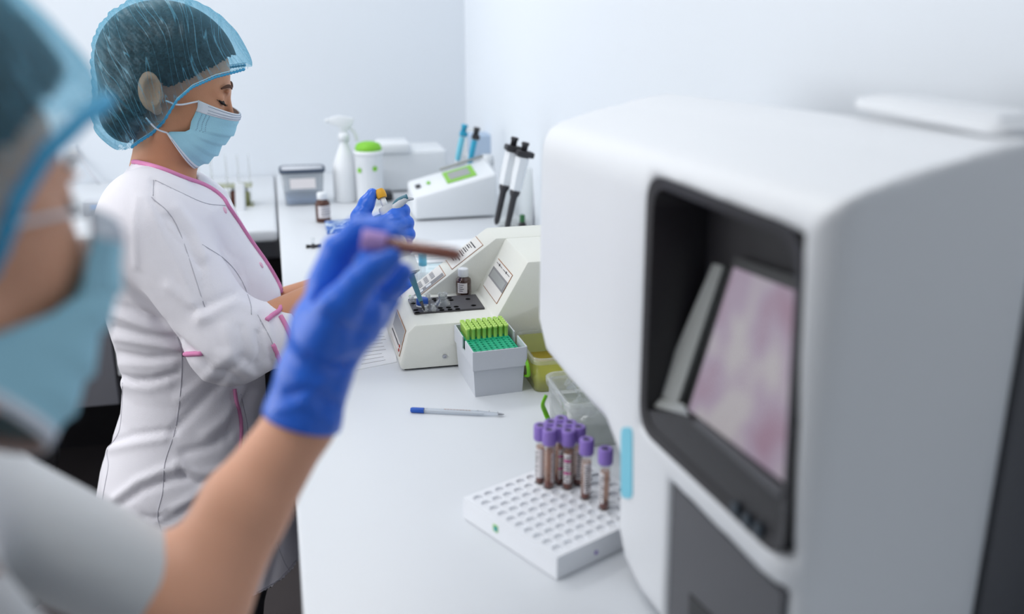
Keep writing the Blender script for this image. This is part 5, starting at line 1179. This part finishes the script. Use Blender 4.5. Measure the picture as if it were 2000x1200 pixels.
def glove2(P):
    def g(x, y, o=0.0): return DD(x, y, G2+o)
    cax = (g(615, 730)-C2); cax /= np.linalg.norm(cax)
    d = chain(P, [C2-cax*.02, C2+cax*.004, g(612, 738), g(650, 640, .006), g(668, 575, .018)], [.0305, .0295, .0275, .0300, .0230], .012)
    d = smax(d, (C2-P)@cax, .003)
    d = smin(d, chain(P, [g(640, 640, -.004), g(700, 610, .012)], [.024, .022], .01), .015)
    d = smax(d, -s_rc(P, g(646, 585, -.018), g(692, 506, -.010), .014, .020), .009)
    ind = chain(P, [g(640, 552, .006), g(662, 490, .006), g(703, 450, .004), g(742, 447, 0), g(768, 458, -.006)], [.0165, .0135, .0115, .0105, .0090], .004)
    th = chain(P, [g(626, 665, -.020), g(662, 600, -.030), g(702, 552, -.034), g(736, 520, -.036), g(762, 503, -.036)], [.020, .0160, .0125, .0115, .0092], .004)
    mid = chain(P, [g(690, 600, .020), g(735, 580, .022), g(768, 552, .018), g(786, 534, .014)], [.0150, .0120, .0108, .0090], .004)
    rin = chain(P, [g(694, 640, .024), g(734, 618, .030), g(756, 586, .032), g(768, 566, .028)], [.0145, .0115, .0100, .0085], .004)
    pin = chain(P, [g(680, 672, .026), g(716, 652, .036), g(738, 622, .040)], [.0130, .0100, .0085], .004)
    for f_, k in ((ind, .009), (th, .010), (mid, .008), (rin, .007), (pin, .007)): d = smin(d, f_, k)
    return d
gc = D(660, 630, G2); vs, q = nets(glove2, gc-np.array((.10, .09, .13)), gc+np.array((.09, .10, .13)), .0026)
vs = creases(vs, q, [([(625, 470), (650, 450)], 0, 5), ([(560, 770), (610, 760), (660, 790)], -3*mm, 8), ([(600, 700), (650, 720), (700, 700)], -2.5*mm, 9), ([(590, 780), (640, 740), (700, 735)], 2*mm, 8), ([(640, 620), (690, 650), (735, 650)], -2.5*mm, 8), ([(545, 800), (600, 790), (650, 830)], 2*mm, 9), ([(600, 610), (640, 590)], 1.5*mm, 10)])
qmesh('glove', vs, q, M['glove'], w2)
# gloved right hand low at her side, out of frame
def glove2b(P):
    d = s_rc(P, WRr, WRr+fz*.05, .029, .030); pm_ = WRr+fz*.09; d = smin(d, s_el(P, pm_, (.042, .024, .038), B2R), .02)
    for k in range(4): a = pm_+fz*.03+np.array((0, 0, .027-.018*k)); d = smin(d, chain(P, [a, a+fz*.035-rz_*.004, a+fz*.058-rz_*.02], [.0105, .010, .0085]), .004)
    return smin(d, chain(P, [pm_-fz*.02+np.array((0, 0, .03)), pm_+fz*.02-rz_*.02+np.array((0, 0, .045)), pm_+fz*.045-rz_*.03+np.array((0, 0, .04))], [.016, .012, .009]), .008)
vs, q = nets(glove2b, WRr-.09, WRr+np.array((.22, .2, .12)), .005); qmesh('glove', vs, q, M['glove'], w2)
def leg2(P):
    d = 1e3
    for s_ in (-.09, .09):
        h = B2c+rz_*s_; h = np.array((h[0], h[1], .62)); k = h+fz*.03; k = np.array((k[0], k[1], .45)); f = np.array((h[0], h[1], .09)); e = chain(P, [h, k, f], [.07, .055, .045], .02); d = e if isinstance(d, float) else np.minimum(d, e)
    return d
c_ = np.array((B2c[0], B2c[1], .33)); vs, q = nets(leg2, c_-np.array((.25, .25, .30)), c_+np.array((.25, .25, .40)), .012); qmesh('trousers', vs, q, M['trouser'], w2)
for s_ in (-.09, .09):
    h = B2c+rz_*s_; h[2] = 0
    def shoe(P, h=h): return smax(s_rc(P, h-fz*.03+np.array((0, 0, .045)), h+fz*.13+np.array((0, 0, .035)), .044, .035), .002-P[:, 2], .004)
    vs, q = nets(shoe, h-np.array((.12, .12, .01)), h+np.array((.2, .2, .11)), .008); qmesh('shoe', vs, q, M['shoe'], w2)
blood_tube(align(D(905, 501, .770), D(712, 469, .762)), 'blood-filled tube with lilac cap pinched in the raised blue glove', 11, filled=True, group=None)
# black chair at the far left
ch = thing('office_chair', (-1.05, 2.1, 0), 'black office chair standing left of the woman pipetting', 'chair')
cx, cy = V(-95, 850, 2.05)[0], 2.05
ch.location = (cx, cy, 0)
def P_(nm, f, m='stoolm'): bm = bmesh.new(); f(bm); return autos(mk(nm, bm, M[m], ch))
P_('backrest', lambda bm: prism(bm, [(x, .0, z) for x, z in [(u, w) for u, w, _ in roundrect(0, .70, .19, .23, .09, 0, 8)]], (0, .05, 0), bev=.012))
P_('seat', lambda bm: prism(bm, [(x, y, .44) for x, y, _ in roundrect(0, -.22, .22, .21, .08, 0, 8)], (0, 0, .07), bev=.015))
P_('gas_column', lambda bm: lathe(bm, [(.03, .09), (.03, .28), (.02, .28), (.02, .44)], 16, M4=Matrix.Translation((0, -.22, 0))), 'steel')
P_('back_bracket', lambda bm: tubep(bm, [(0, -.15, .42), (0, .02, .42), (0, .07, .55), (0, .055, .70)], .015, 8))
for k in range(5):
    a = k*1.2566+.3; e = (.27*math.cos(a), -.22+.27*math.sin(a))
    lg_ = P_('leg', lambda bm: tubep(bm, [(0, -.22, .11), (e[0], e[1], .07)], [.02, .013], 8))
    bm = bmesh.new(); lathe(bm, [(.025, -.012), (.025, .012)], 16, M4=Matrix.Translation((e[0], e[1], .0262)) @ Matrix.Rotation(1.57, 4, 'X')); mk('caster', bm, M['black'], lg_)
